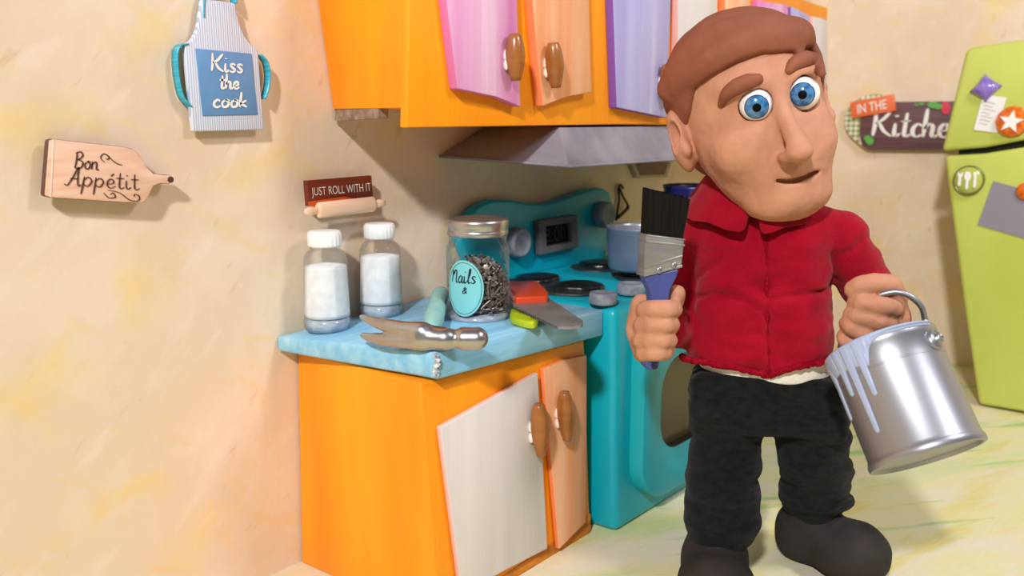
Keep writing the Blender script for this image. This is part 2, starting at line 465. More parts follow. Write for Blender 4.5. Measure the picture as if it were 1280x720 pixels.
def block_text(text, fmap, box, lift=.002, mb=None, cond=0.0, bold=0.0):
    cu = bpy.data.curves.new('txt', 'FONT'); cu.body = text; cu.resolution_u = 4; cu.offset = bold
    o = bpy.data.objects.new('txt', cu); COL.objects.link(o)
    dg = bpy.context.evaluated_depsgraph_get(); ev = o.evaluated_get(dg)
    me = ev.to_mesh()
    P = np.array([v.co[:2] for v in me.vertices]); F = [list(p.vertices) for p in me.polygons]
    ev.to_mesh_clear(); bpy.data.objects.remove(o); bpy.data.curves.remove(cu)
    lo, hi = P.min(0), P.max(0); u0, v0, u1, v1 = box
    Q = (P - lo) / (hi - lo)
    mb = mb or MB()
    mb.add([fmap(u0 + q[0] * (u1 - u0), v0 + q[1] * (v1 - v0), lift) for q in Q], F)
    return mb


# ------------------------------------------------------------------ signed-distance sculpting
class Field:
    def __init__(s, lo, hi, h):
        s.lo = A(*lo); s.h = h
        s.n = np.ceil((A(*hi) - s.lo) / h).astype(int) + 1
        s.F = np.full(s.n, 1.0, np.float32)
        s.ax = [s.lo[i] + h * np.arange(s.n[i]) for i in range(3)]

    def box(s, lo, hi):
        i0 = np.clip(np.floor((np.asarray(lo) - s.lo) / s.h).astype(int), 0, s.n - 1)
        i1 = np.clip(np.ceil((np.asarray(hi) - s.lo) / s.h).astype(int) + 1, 1, s.n)
        sl = tuple(slice(a, b) for a, b in zip(i0, i1))
        X = s.ax[0][sl[0]][:, None, None]; Y = s.ax[1][sl[1]][None, :, None]; Z = s.ax[2][sl[2]][None, None, :]
        return sl, X, Y, Z

    def add(s, prim, k=.0, op='u'):
        fn, lo, hi = prim; mrg = max(k, 0) + 4 * s.h
        sl, X, Y, Z = s.box(np.asarray(lo) - mrg, np.asarray(hi) + mrg)
        a = s.F[sl]; b = fn(X, Y, Z).astype(np.float32)
        if op == 'u': s.F[sl] = smin(a, b, k)
        elif op == 's': s.F[sl] = -smin(-a, b, k)
        return s

    def mesh(s):
        return nets(s.F, s.lo, s.h)

    def sample(s, p):
        q = (np.asarray(p) - s.lo) / s.h; i = np.floor(q).astype(int)
        if (i < 0).any() or (i >= s.n - 1).any(): return 1.0
        f = q - i; v = 0
        for a in (0, 1):
            for b in (0, 1):
                for c in (0, 1):
                    v += s.F[i[0] + a, i[1] + b, i[2] + c] * (f[0] if a else 1 - f[0]) * (f[1] if b else 1 - f[1]) * (f[2] if c else 1 - f[2])
        return float(v)


def smin(a, b, k):
    if k <= 0: return np.minimum(a, b)
    h = np.clip(.5 + .5 * (b - a) / k, 0, 1)
    return b + (a - b) * h - k * h * (1 - h)


def ell(c, r, R=None):
    c = A(*c); r = A(*r); R = np.eye(3) if R is None else R

    def fn(X, Y, Z):
        x, y, z = X - c[0], Y - c[1], Z - c[2]
        q = [(R[0, i] * x + R[1, i] * y + R[2, i] * z) for i in range(3)]
        k0 = np.sqrt(sum((q[i] / r[i]) ** 2 for i in range(3)))
        k1 = np.sqrt(sum((q[i] / r[i] ** 2) ** 2 for i in range(3))) + 1e-9
        return k0 * (k0 - 1) / k1
    m = r.max(); return fn, c - m, c + m


def tubef(P, rs):
    P = [A(*p) for p in P]
    rs = list(rs) if hasattr(rs, '__len__') else [rs] * len(P)

    def fn(X, Y, Z):
        d = None
        for i in range(len(P) - 1):
            a, b = P[i], P[i + 1]; ab = b - a; L2 = ab @ ab + 1e-12
            t = np.clip(((X - a[0]) * ab[0] + (Y - a[1]) * ab[1] + (Z - a[2]) * ab[2]) / L2, 0, 1)
            dd = np.sqrt((X - a[0] - t * ab[0]) ** 2 + (Y - a[1] - t * ab[1]) ** 2 + (Z - a[2] - t * ab[2]) ** 2) - (rs[i] + t * (rs[i + 1] - rs[i]))
            d = dd if d is None else np.minimum(d, dd)
        return d
    m = max(rs); Q = np.array(P); return fn, Q.min(0) - m, Q.max(0) + m


def rbox(c, half, rad, R=None):
    c = A(*c); half = A(*half) - rad; R = np.eye(3) if R is None else R

    def fn(X, Y, Z):
        x, y, z = X - c[0], Y - c[1], Z - c[2]
        q = [np.abs(R[0, i] * x + R[1, i] * y + R[2, i] * z) - half[i] for i in range(3)]
        out = np.sqrt(sum(np.maximum(v, 0) ** 2 for v in q))
        return out + np.minimum(np.maximum(q[0], np.maximum(q[1], q[2])), 0) - rad
    m = np.linalg.norm(half) + rad; return fn, c - m, c + m


def nets(F, lo, h):
    S = F < 0
    n = np.array(F.shape)
    cor = [(a, b, c) for a in (0, 1) for b in (0, 1) for c in (0, 1)]
    cnt = np.zeros(n - 1, np.int8)
    for a, b, c in cor: cnt += S[a:n[0] - 1 + a, b:n[1] - 1 + b, c:n[2] - 1 + c]
    act = (cnt > 0) & (cnt < 8)
    I = np.argwhere(act); idx = np.full(n - 1, -1, np.int64); idx[act] = np.arange(len(I))
    acc = np.zeros((len(I), 3)); num = np.zeros(len(I))
    val = {c: F[I[:, 0] + c[0], I[:, 1] + c[1], I[:, 2] + c[2]].astype(float) for c in cor}
    for c in cor:
        for ax in range(3):
            if c[ax] == 0:
                d = list(c); d[ax] = 1; d = tuple(d)
                fa, fb = val[c], val[d]; m = (fa < 0) != (fb < 0)
                t = np.where(m, fa / np.where(m, fa - fb, 1), 0)
                p = np.tile(np.array(c, float), (len(I), 1)); p[:, ax] += t
                acc[m] += p[m]; num[m] += 1
    V = lo + h * (I + acc / num[:, None])
    Fs = []
    for ax in range(3):
        o1, o2 = [(1, 2), (2, 0), (0, 1)][ax]
        sl0 = [slice(None)] * 3; sl1 = [slice(None)] * 3
        sl0[ax] = slice(0, -1); sl1[ax] = slice(1, None)
        a, b = S[tuple(sl0)], S[tuple(sl1)]
        E = np.argwhere(a != b)
        E = E[(E[:, o1] >= 1) & (E[:, o2] >= 1) & (E[:, o1] < n[o1] - 1) & (E[:, o2] < n[o2] - 1)]
        def g(d1_, d2_):
            q = E.copy(); q[:, o1] -= d1_; q[:, o2] -= d2_
            return idx[q[:, 0], q[:, 1], q[:, 2]]
        Q = np.stack([g(1, 1), g(0, 1), g(0, 0), g(1, 0)], 1)
        flip = ~a[E[:, 0], E[:, 1], E[:, 2]]
        Q[flip] = Q[flip][:, ::-1]
        Fs.append(Q)
    return V, np.concatenate(Fs)


def vnoise(P, scale, seed=0):
    """trilinear value noise in [-1, 1] at points P (N,3)"""
    r = np.random.default_rng(seed); T = r.uniform(-1, 1, (32, 32, 32))
    q = P * np.asarray(scale) + 100; i = np.floor(q).astype(int); f = q - i; f = f * f * (3 - 2 * f); o = 0
    for a in (0, 1):
        for b in (0, 1):
            for c in (0, 1):
                w = (f[:, 0] if a else 1 - f[:, 0]) * (f[:, 1] if b else 1 - f[:, 1]) * (f[:, 2] if c else 1 - f[:, 2])
                o = o + w * T[(i[:, 0] + a) % 32, (i[:, 1] + b) % 32, (i[:, 2] + c) % 32]
    return o


def vnormals(V, F):
    F = np.asarray(F); n = np.cross(V[F[:, 2]] - V[F[:, 0]], V[F[:, 3]] - V[F[:, 1]])
    N = np.zeros_like(V)
    for k in range(4): np.add.at(N, F[:, k], n)
    return N / (np.linalg.norm(N, axis=1)[:, None] + 1e-12)


def relax(V, F, it=2, lam=.5):
    F = np.asarray(F); V = V.copy()
    for _ in range(it):
        S = np.zeros_like(V); c = np.zeros(len(V))
        for k in range(4):
            j = (k + 1) % 4
            np.add.at(S, F[:, k], V[F[:, j]]); np.add.at(c, F[:, k], 1)
            np.add.at(S, F[:, j], V[F[:, k]]); np.add.at(c, F[:, j], 1)
        V += lam * (S / c[:, None] - V)
    return V

# ================================================================== THE SETTING
YW, XW = 2.413, 6.0
V, F = hexa([A(-3, -4, -.05), A(7, -4, -.05), A(7, 2.5, -.05), A(-3, 2.5, -.05)], [A(-3, -4, 0), A(7, -4, 0), A(7, 2.5, 0), A(-3, 2.5, 0)])
mk('floor', V, F, M['floor'], kind='structure', loc=(0, 0, 0))
V, F = hexa([A(-3, YW, 0), A(XW + .06, YW, 0), A(XW + .06, YW + .06, 0), A(-3, YW + .06, 0)], [A(-3, YW, 3.2), A(XW + .06, YW, 3.2), A(XW + .06, YW + .06, 3.2), A(-3, YW + .06, 3.2)])
mk('wall_back', V, F, M['wall'], kind='structure', loc=(0, 0, 0))
V, F = hexa([A(XW, -4, 0), A(XW + .06, -4, 0), A(XW + .06, YW, 0), A(XW, YW, 0)], [A(XW, -4, 3.2), A(XW + .06, -4, 3.2), A(XW + .06, YW, 3.2), A(XW, YW, 3.2)])
mk('wall_right', V, F, M['wall'], kind='structure', loc=(0, 0, 0))


# ================================================================== CABINETS
def barrel(px0, py0, px1, py1, yfront, rad, parent, blob=None):
    """brown bead handle standing upright on a door whose face lies at Y = yfront"""
    yc = yfront - rad * .95
    top = at(px0, py0, Y=yc); bot = at(px1, py1, Y=yc)
    ax = top - bot; Lh = np.linalg.norm(ax)
    prof = [(0.001, 0), (.40, 0), (.52, .01), (.66, .12), (.86, .3), (.97, .45), (1, .55), (.95, .7), (.8, .86), (.62, .975), (.52, 1), (.2, 1), (.001, 1)]
    V, F = lathe([(r * rad, z * Lh) for r, z in prof], bot, ax, 28, cap=False)
    h = mk('handle', V, F, M['handle'], parent, smooth=True)
    g = MB()
    for k in range(2):
        z = .36 + .2 * k
        c = bot + ax * z + A(-rad * (.52 - .04 * k), rad * .74, 0)
        V, F = lathe([(.001, -.02), (.008 + .002 * (k % 2), -.014), (.010, 0), (.007, .014), (.001, .02)], c, (0.1, 0, 1), 10, cap=False); g.add(V, F)
    g.build('glue_blob', M['glue'], h, smooth=True)
    return h


def door(pts, yfront, thick, m_face, m_side, parent, warp=0.0):
    P = [at(x, y, Y=yfront) for x, y in pts]
    V, F = prism(P, (0, thick, 0))
    o = mk('door', V, F, [m_face, m_side], parent, fm=[0] + [1] * (len(F) - 1), bevel=.004)
    return o


# ---- base cabinet
M['worn'] = mat('scuffed_orange', (168, 96, 24), (214, 128, 20), (9, 9, 40), rough=.8, bump=.2)
base = thing('base_cabinet', (2.18, 2.1, 0), 'orange wooden base cabinet under the blue countertop with white and peach doors', 'cabinet')
YC = 1.77
cb = [A(1.80, YC, 0), A(2.605, YC, 0), A(2.61, YW - .008, 0), A(1.778, YW - .008, 0)]
ct = [at(525, 455, Y=YC), at(731, 400, Y=YC), A(2.59, YW - .008, .764), A(1.80, YW - .008, .752)]
ct[0][2] = .768; ct[1][2] = .742
V, F = hexa(cb, ct)
mk('carcass', V, F, M['orange'], base, bevel=.008)
V, F = prism([A(1.80, YC - .0015, 0), A(2.604, YC - .0015, 0), A(2.601, YC - .0015, .075), A(2.45, YC - .0015, .05), A(2.25, YC - .0015, .042), A(2.0, YC - .0015, .03), A(1.80, YC - .0015, .03)], (0, .004, 0))
mk('worn_bottom_edge', V, F, M['worn'], base, label='scuffed brown bottom edge')
YD = 1.748
dr = door([(550.5, 534.5), (612, 500), (672.5, 466), (679, 575), (684.5, 686), (632, 713), (577.5, 743)], YD, .019, M['white_door'], M['pink_edge'], base)
barrel(673.5, 505, 676.5, 570, YD, .031, dr)
dr = door([(679.8, 461), (705, 450), (733.8, 444), (733.6, 550), (732.5, 653), (699, 687), (689, 575)], YD, .019, M['peach'], M['peach_edge'], base)
barrel(705.5, 490, 709, 550, YD, .03, dr)

# ---- countertop
TOPZ = dict(FL=A(1.768, 1.735, .86), FR=A(2.615, 1.735, .845), BR=A(2.615, YW - .004, .845), BL=A(1.725, YW - .004, .81))


def zc(x, y):
    f, g = (x - 1.768) / .85, (y - 1.735) / .675
    return .86 * (1 - f) * (1 - g) + .845 * f * (1 - g) + .845 * f * g + .81 * (1 - f) * g


top = thing('countertop', (2.18, 2.1, .76), 'light blue painted countertop with a torn front corner on the orange base cabinet', 'countertop')
n = 14; V = []; F = []
P0 = [TOPZ[k] for k in ('FL', 'FR', 'BR', 'BL')]
Vt, Ft = hexa([P0[0] - A(-.008, 0, .083), P0[1] - A(0, 0, .095), P0[2] - A(0, 0, .075), P0[3] - A(0, 0, .05)], P0)
mk('slab', Vt, Ft, M['blue_counter'], top, bevel=.009)
g = MB()
for k in range(9):
    c = A(1.772, 1.734, .79 + .0075 * k) + rng.uniform(-.004, .004, 3)
    V, F = lathe([(.001, -.008), (.008, -.004), (.0095, .002), (.001, .009)], c, rng.normal(size=3), 6, cap=False); g.add(V, F)
g.build('torn_corner', M['torn'], top, label='torn pale front corner')

# ---- stove
SX0, SX1, SY, SZ = 2.63, 3.72, 1.69, .86
st = thing('stove', (3.17, 2.05, 0), 'turquoise painted toy stove with wavy backsplash between the blue counter and the puppet', 'stove')
V, F = hexa([A(2.655, SY, 0), A(SX1 - .02, SY, 0), A(SX1, YW - .01, 0), A(SX0 + .01, YW - .01, 0)],
            [A(2.618, SY, SZ - .01), A(SX1, SY, SZ), A(SX1, YW - .01, SZ), A(2.618, YW - .01, SZ)])
mk('body', V, F, M['teal'], st, bevel=.03, segs=4)
YB = 2.35
bs = [(598, 352), (576, 300), (584, 274), (598, 258), (616, 250), (640, 250), (660, 254), (682, 255), (704, 249), (724, 241), (742, 235.5), (754, 235), (762, 240), (767, 256), (767, 275), (763, 300), (757, 331)]
P = [at(x, y, Y=YB) for x, y in bs]
for p in P:
    p[2] = max(p[2], SZ - .005)
P[0][2] = SZ - .005; P[-1][2] = SZ - .005
V, F = prism(P, (0, .055, 0))
bsp = mk('backsplash', V, F, M['teal'], st, bevel=.012)


def knob(c, ax, r, d, parent, name='knob'):
    V, F = lathe([(.001, 0), (r * .95, 0), (r, d * .2), (r, d * .75), (r * .93, d * .95), (r * .8, d), (r * .7, d * .93), (.001, d * .9)], c, ax, 32, cap=False)
    return mk(name, V, F, M['knob_grey'], parent, smooth=True)


knob(at(641, 302.5, Y=YB), (0, -1, 0), .062, .055, st)
knob(at(749, 268, Y=YB), (0, -1, 0), .062, .055, st)
# clock
fo = [at(674, 276, Y=YB - .035), at(722, 268.5, Y=YB - .035), at(724, 309, Y=YB - .035), at(676, 319, Y=YB - .035)]
cen = sum(fo) / 4
fi = [cen + (p - cen) * A(.66, 1, .60) for p in fo]
V = [*fo, *fi, *[p + A(0, .035, 0) for p in fo], *[p + A(0, .03, 0) for p in fi]]
F = []
for i in range(4):
    j = (i + 1) % 4
    F += [[i, j, 4 + j, 4 + i], [8 + i, 8 + j, j, i], [4 + i, 4 + j, 12 + j, 12 + i], [8 + i, 8 + j, 12 + j, 12 + i]]
ck = mk('clock', V, F, M['clock_grey'], st, bevel=.005)
fs = [p + A(0, .026, 0) for p in fi]
V, F = prism(fs, (0, .008, 0)); sc_ = mk('screen', V, F, M['screen'], ck)
block_text('8:00', quadmap(fs[3], fs[2], fs[1], fs[0]), (.1, .16, .9, .84), .002).build('digits', M['digits'], ck)
# burners
for (x, y, r, seed) in ((2.80, 1.985, .105, 1), (2.835, 2.215, .105, 2), (3.30, 2.235, .10, 3), (3.215, 1.96, .10, 4)):
    rr = np.random.default_rng(seed); ph = rr.uniform(0, 6.28, 4)
    def blob(cx, cy, R, z0, z1, dz):
        V = []; n = 40; 
        rad = [R * (1 + .07 * math.sin(2 * t + ph[0]) + .05 * math.sin(3 * t + ph[1]) + .03 * math.sin(5 * t + ph[2])) for t in np.linspace(0, 2 * math.pi, n, endpoint=False)]
        for (f, z) in ((1, z0), (1.0, (z0 + z1) / 2), (.95, z1), (.7, z1 + dz), (.35, z1 - dz * .4), (.05, z1 + dz)):
            for i, t in enumerate(np.linspace(0, 2 * math.pi, n, endpoint=False)):
                V.append(A(cx + rad[i] * f * math.cos(t), cy + rad[i] * f * math.sin(t), z))
        F = [[j * n + i, j * n + (i + 1) % n, (j + 1) * n + (i + 1) % n, (j + 1) * n + i] for j in range(5) for i in range(n)]
        F.append([5 * n + i for i in range(n)])
        return V, F
    V, F = blob(x - .02, y + .0, r * 1.06, SZ - .004, SZ + .006, 0)
    bb = mk('burner', V, F, M['burner_base'], st, smooth=True)
    V, F = blob(x + .022, y + .005, r * .86, SZ + .005, SZ + .02, .004)
    mk('burner_coil', V, F, M['burner'], bb, smooth=True)
knob(A(2.648, 1.762, SZ - .002), (0, 0, 1), .05, .042, st, 'front_knob')
knob(A(2.868, 1.785, SZ - .002), (0, 0, 1), .052, .042, st, 'front_knob')


# oven door: rounded slab with a window opening
def rrect(x0, x1, z0, z1, r, n=8, skew=0.0):
    P = []
    for (cx, cz, a0) in ((x1 - r, z1 - r, 0), (x0 + r, z1 - r, 90), (x0 + r, z0 + r, 180), (x1 - r, z0 + r, 270)):
        for k in range(n + 1):
            a = math.radians(a0 + 90 * k / n); P.append((cx + r * math.cos(a), cz + r * math.sin(a)))
    return P


YO = SY - .058
OD = rrect(2.735, 3.62, .085, .80, .17); OW = rrect(2.86, 3.50, .26, .62, .13)
no = len(OD)
V = [A(x, YO, z) for x, z in OD] + [A(x, YO, z) for x, z in OW] + [A(x, SY + .005, z) for x, z in OD] + [A(x, YO + .04, z) for x, z in OW]
F = []; fmx = []
for i in range(no):
    j = (i + 1) % no
    F += [[i, j, no + j, no + i], [i, 2 * no + i, 2 * no + j, j], [no + i, no + j, 3 * no + j, 3 * no + i]]; fmx += [0, 1, 2]
od = mk('oven_door', V, F, [M['teal'], M['teal_rim'], M['oven_dark']], st, fm=fmx, bevel=.008)
V, F = prism([A(x, YO + .04, z) for x, z in OW], (0, .006, 0))
mk('oven_window', V, F, M['oven_glass'], od)

# ---- range hood
hd = thing('range_hood', (3.3, 2.15, 1.34), 'grey angled range hood below the orange wall cabinets', 'range hood')
hb = [A(2.60, 1.885, 1.34), A(4.05, 1.885, 1.34), A(4.15, YW - .005, 1.36), A(2.49, YW - .005, 1.366)]
ht = [A(2.648, 1.962, 1.474), A(3.98, 1.962, 1.474), A(3.98, YW - .005, 1.476), A(2.75, YW - .005, 1.476)]
V, F = hexa(hb, ht)
mk('canopy', V, F[:1] + F[1:], M['hood'], hd, bevel=.004)
V, F = tube([hb[3] + A(0, -.003, 0), hb[0] + A(0, -.003, 0), hb[1] + A(0, -.003, 0)], .006, 8)
mk('rim', V, F, M['hood'], hd, smooth=True)

# ---- upper cabinet
YU = 1.955
uc = thing('wall_cabinet', (3.5, 2.2, 1.478), 'long orange wall cabinet with pink, peach, lavender and white doors above the hood', 'cabinet')
zt = 2.13
b0 = [A(1.893, YU, 1.478), A(5.16, YU, 1.478), A(5.16, YW - .005, 1.48), A(1.99, YW - .005, 1.535)]
t0 = [A(1.935, YU, 2.19), A(5.10, YU, 2.105), A(5.10, YW - .005, 2.105), A(1.90, YW - .005, 2.19)]
V, F = hexa(b0, t0)
V[0] = A(1.90, YU + .03, 1.535); V[1] = A(5.15, YU + .03, 1.535); V[2] = A(5.15, YW - .005, 1.535)
mk('carcass', V, F, M['orange'], uc, bevel=.003)
V, F = prism([A(1.888, YU, 1.478), A(3.0, YU, 1.483), A(5.16, YU, 1.474), A(5.10, YU, 2.105), A(1.93, YU, 2.19)], (0, .03, 0))
mk('front_panel', V, F, M['orange'], uc, bevel=.004)
V, F = prism([A(1.995, YW - .01, 1.536), A(1.93, 2.12, 1.535), A(1.93, 2.12, 1.505), A(1.992, YW - .01, 1.497)], (.04, 0, 0))
mk('torn_lower_edge', V, F, M['cardboard'], uc, label='torn brown cardboard edge')
YV = YU - .036
def bx(px): return at(px, 100, Y=YV)[0]
def udoor(pts, mf, ms, hnd=None):
    d = door(pts, YV, .036, mf, ms, uc)
    if hnd: barrel(*hnd, YV, .032, d)
udoor([(550, -66), (595, -66), (645.2, -66), (646.5, 0), (648.5, 70), (651, 134), (620, 121), (572, 111)], M['pink'], M['pink_side'], (643.5, 42, 645, 101))
udoor([(663, -66), (735, -66), (736.5, 0), (738, 60), (740, 115.5), (710, 121), (696, 126), (678.8, 133), (672, 70), (666, 0)], M['peach'], M['peach_edge'], (691.5, 53, 695, 110))
udoor([(764.5, -66), (841, -66), (838.8, 0), (836, 80), (833.7, 147.5), (803, 141), (771, 134.5), (768.5, 60), (766.3, 0)], M['lavender'], M['purple_edge'], (834, 80, 835, 127))
udoor([(847.5, -60), (897, -55), (897, 20), (896, 128), (873, 131), (848, 136), (848, 20)], M['white_door'], M['pink_edge'], (858, 84, 859, 124))
udoor([(907, -45), (938, -38), (938, 20), (938, 120), (923, 125), (908, 130), (907, 20)], M['peach'], M['peach_edge'], (917, 84, 918, 118))
udoor([(948, 0), (966, 3.5), (985, 5.5), (985.5, 70), (985.5, 128), (966, 126), (950, 122)], M['pink'], M['pink_side'], (980, 86, 980.5, 116))
udoor([(989, 8), (1000, 13), (1012.5, 20), (1012.5, 80), (1012, 132), (1001, 131), (989.5, 129)], M['lavender'], M['purple_edge'], (1008, 88, 1008.5, 116))
udoor([(1017, 20.5), (1026, 22.5), (1034.5, 25), (1034, 80), (1033.5, 128), (1025, 130), (1017, 132)], M['white_door'], M['pink_edge'], (1021, 92, 1021.3, 118))

# dark dish on top of the wall cabinet
pt = at(974, 3, Y=2.05)
V, F = lathe([(.001, 0), (.07, 0), (.11, .03), (.14, .08), (.15, .13), (.135, .13), (.12, .09), (.06, .03), (.001, .025)], A(pt[0], 2.15, 2.12), (0, 0, 1), 32, cap=False)
mk('olive_dish', V, F, M['olive'], smooth=True, label='dark olive dish standing on top of the orange wall cabinet', cat='dish')

# ================================================================== THINGS ON THE WALLS
# apron
YA = YW - .035
ap = thing('hanging_apron', at(286, 163, Y=YA), 'blue and white striped miniature apron hanging high on the plaster wall', 'apron')
out = [(253, -1), (274, 1), (294, 4), (296, 16), (300, 31), (305, 44), (313, 55), (323, 62.5), (326, 110), (330.5, 162), (286, 163.5), (242, 164.5), (236, 110), (231, 56), (240, 50), (246, 40), (249, 28), (251, 14)]
V, F = prism([at(x, y, Y=YA) for x, y in out], (0, .02, 0))
mk('cloth', V, F, M['apron'], ap, bevel=.004)
pan = [at(x, y, Y=YA - .003) for x, y in ((253.5, 145), (322.5, 143.5), (315, 67), (244.5, 60.5))]
V, F = prism(pan, (0, .004, 0))
pn = mk('print_panel', V, F, M['apron_panel'], ap, bevel=.003)
qm = quadmap(*pan)
mb = MB()
script_text('Kiss', qm, (.22, .68, .80, .94), .021, .002, mb)
script_text('the', qm, (.34, .42, .70, .64), .021, .002, mb)
script_text('cook', qm, (.18, .13, .82, .36), .021, .002, mb)
mb.build('lettering', M['white_print'], pn)


def band(P, w, nrm, m, name, parent):
    """flat ribbon following P (3-D), width along the wall normal"""
    P = catmull(P, 8); V = []; F = []
    for p in P: V += [p - A(0, w / 2, 0), p + A(0, w / 2, 0)]
    for i in range(len(P) - 1): F.append([2 * i, 2 * i + 1, 2 * i + 3, 2 * i + 2])
    o = mk(name, V, F, m, parent, smooth=True)
    s = o.modifiers.new('thick', 'SOLIDIFY'); s.thickness = .004
    return o


for (P, nm) in (([(232, 54), (222, 57), (218, 68), (219, 92), (225, 120), (236, 134)], 'waist_tie'), ([(324, 68), (332, 78), (335, 95), (333, 112), (329, 124)], 'waist_tie'),
                ([(251, 22), (251, 8), (254, -12), (268, -32), (284, -28), (291, -8), (293, 5)], 'neck_strap')):
    band([at(x, y, Y=YA + .012) for x, y in P], .03, None, M['ribbon'], nm, ap)

# cutting board
YB2 = YW - .05
cbd = thing('hanging_cutting_board', at(120, 250, Y=YB2), 'pale wooden miniature cutting board with engraved script hanging on the wall', 'cutting board')
out = [(61, 175), (66, 173.5), (115, 179), (150, 182.5), (166, 186), (176, 194), (184, 209), (192, 217), (203, 218.5), (212, 218.5), (217, 222), (217, 227), (212, 230.5), (200, 229.5), (192, 233), (187, 244), (182, 252), (176, 254.5), (120, 251), (66, 247.5), (57, 245.5), (55.5, 243)]
bp = [at(x, y, Y=YB2) for x, y in out]
V, F = prism(bp, (0, .026, 0))
bd = mk('board', V, F, [M['wood_pink'], M['wood_edge_shade']], cbd, fm=[0] + [1] * (len(F) - 1), bevel=.004)
V, F = prism([at(x, y, Y=YB2 - .0015) for x, y in ((66.5, 174.5), (67.7, 174.8), (64, 246.5), (62.6, 246.2))], (0, .002, 0))
mk('inlay_line', V, F, M['wood_line'], bd)
V, F = lathe([(.001, 0), (.009, 0), (.009, .003), (.001, .003)], at(213, 224.5, Y=YB2 + .001), (0, -1, 0), 16, cap=False)
mk('hanging_hole', V, F, M['burnt'], bd)
qm = quadmap(*[at(x, y, Y=YB2) for x, y in ((76, 247), (180, 253), (166, 189), (80, 178))])
mb = MB()
script_text('Bon', qm, (.14, .56, .46, .86), .011, .002, mb)
script_text('App\u00e9tit', qm, (.04, .24, .98, .58), .0105, .002, mb)
ribbon(mb, [[(.55, .72), (.50, .80), (.55, .88), (.62, .84), (.60, .78), (.57, .80)], [(.60, .86), (.70, .74), (.80, .70)],
            [(.50, .14), (.56, .05), (.64, .07), (.62, .15), (.58, .11)], [(.55, .20), (.70, .16), (.82, .03), (.93, .03), (.95, .12), (.90, .15), (.88, .10)]], qm, .009, .002)
mb.build('engraving', M['burnt'], bd)

# rolling pin sign
YR = YW - .05
rs = thing('hanging_rolling_pin_sign', at(428, 274, Y=YR), 'small maroon wall sign in white capitals with a wooden rolling pin across its base', 'sign')
pl = [at(x, y, Y=YR) for x, y in ((386, 258), (467, 251), (464.5, 219.5), (383.5, 226))]
V, F = prism(pl, (0, .02, 0))
pq = mk('plaque', V, F, M['maroon'], rs, bevel=.002)
V, F = prism([at(x, y, Y=YR - .001) for x, y in ((386, 258), (400, 256.8), (440, 247.5), (430, 246), (400, 250), (385.5, 252))], (0, .002, 0))
mk('orange_stain', V, F, M['maroon_orange'], pq)
block_text('JUST ROLL WITH IT', quadmap(*pl), (.05, .30, .965, .72), .002, bold=-.01).build('lettering', M['white_print'], pq)
cA, cB = at(397, 263, Y=YR - .02), at(467.5, 255, Y=YR - .02)
ax = cB - cA; Lp = np.linalg.norm(ax); uv = (unit(np.cross(ax, (0, 1, 0))), A(0, 1, 0), unit(ax))
V, F = lathe([(.001, 0), (.022, 0), (.026, .006), (.026, Lp - .006), (.022, Lp), (.001, Lp)], cA, ax, 28, sy=.62, uv=uv, cap=False)
rp = mk('rolling_pin', V, F, M['pin_wood'], rs, smooth=False, bevel=.002)
for c, a in ((cA, -ax), (cB, ax)):
    uv2 = (uv[0], uv[1], unit(a))
    V, F = lathe([(.008, 0), (.010, .006), (.014, .02), (.013, .036), (.008, .05), (.001, .053)], c, a, 20, sy=.62, uv=uv2)
    mk('pin_handle', V, F, M['pin_wood'], rp, smooth=True)

# small framed plaque under the hood
YP = YW - .03
out = [at(x, y, Y=YP) for x, y in ((789, 203), (797, 222.5), (834, 222), (840, 202))]
V, F = prism(out, (0, .03, 0)); pf = thing('hanging_framed_plaque', at(815, 222, Y=YP), 'small grey-framed wall plaque half hidden behind the range hood', 'plaque')
mk('frame', V, F, M['plaque_frame'], pf, bevel=.003)
V, F = prism([at(x, y, Y=YP - .003) for x, y in ((794, 203), (801, 219), (831, 218.5), (836, 203))], (0, .006, 0))
mk('inset', V, F, M['plaque_in'], pf)
# wire tongs on the wall
YT = YW - .014
tg = thing('hanging_wire_tongs', at(776, 276, Y=YT), 'thin dark wire tongs hanging on the wall above the pot', 'tongs')
V, F = tube(catmull([at(x, y, Y=YT) for x, y in ((770, 276), (772, 262), (774, 248), (773, 236), (776, 231), (779, 236))], 6), .006, 8); mk('arm', V, F, M['wire'], tg, smooth=True)
V, F = tube(catmull([at(x, y, Y=YT - .01) for x, y in ((774, 234), (779, 246), (785, 258), (779, 266), (772, 272))], 6), [.006] * 12 + [.009] * 13, 8); mk('arm', V, F, M['wire'], tg, smooth=True)

# kitchen sign on the right wall
XS = XW - .045
ks = thing('hanging_kitchen_sign', at(1130, 187, X=XS), 'dark wooden kitchen sign with orange tag and white script left of the green fridge', 'sign')
def sx(x, y, o=0): return at(x, y, X=XS - o)
arc = [(1100, 118)] + [(1098 - 43 * math.sin(math.radians(a)), 151 - 34 * math.cos(math.radians(a))) for a in range(10, 150, 14)] + [(1080, 185)]
V, F = prism([sx(*p) for p in arc + [(1084, 186), (1120, 127.5)]], (.03, 0, 0))
mk('gingham_end', V, F, M['gingham'], ks, bevel=.003, label='rounded green gingham end')
bpts = [(1075, 150), (1074, 168), (1078, 183), (1085, 187), (1130, 187.5), (1222, 188), (1222, 126), (1120, 127.5), (1076, 133)]
V, F = prism([sx(*p, .012) for p in bpts], (.035, 0, 0))
kb = mk('board', V, F, M['board_wood'], ks, bevel=.004)
qm = quadmap(*[sx(x, y, .012) for x, y in ((1090, 172), (1206, 175), (1206, 134), (1090, 135))])
script_text('Kitchen', qm, (.0, .06, 1.0, .92), .022, .003).build('script', M['white_print'], kb)
tgp = [sx(x, y, .03) for x, y in ((1064.5, 148), (1119.5, 138.5), (1117, 117.5), (1062, 128))]
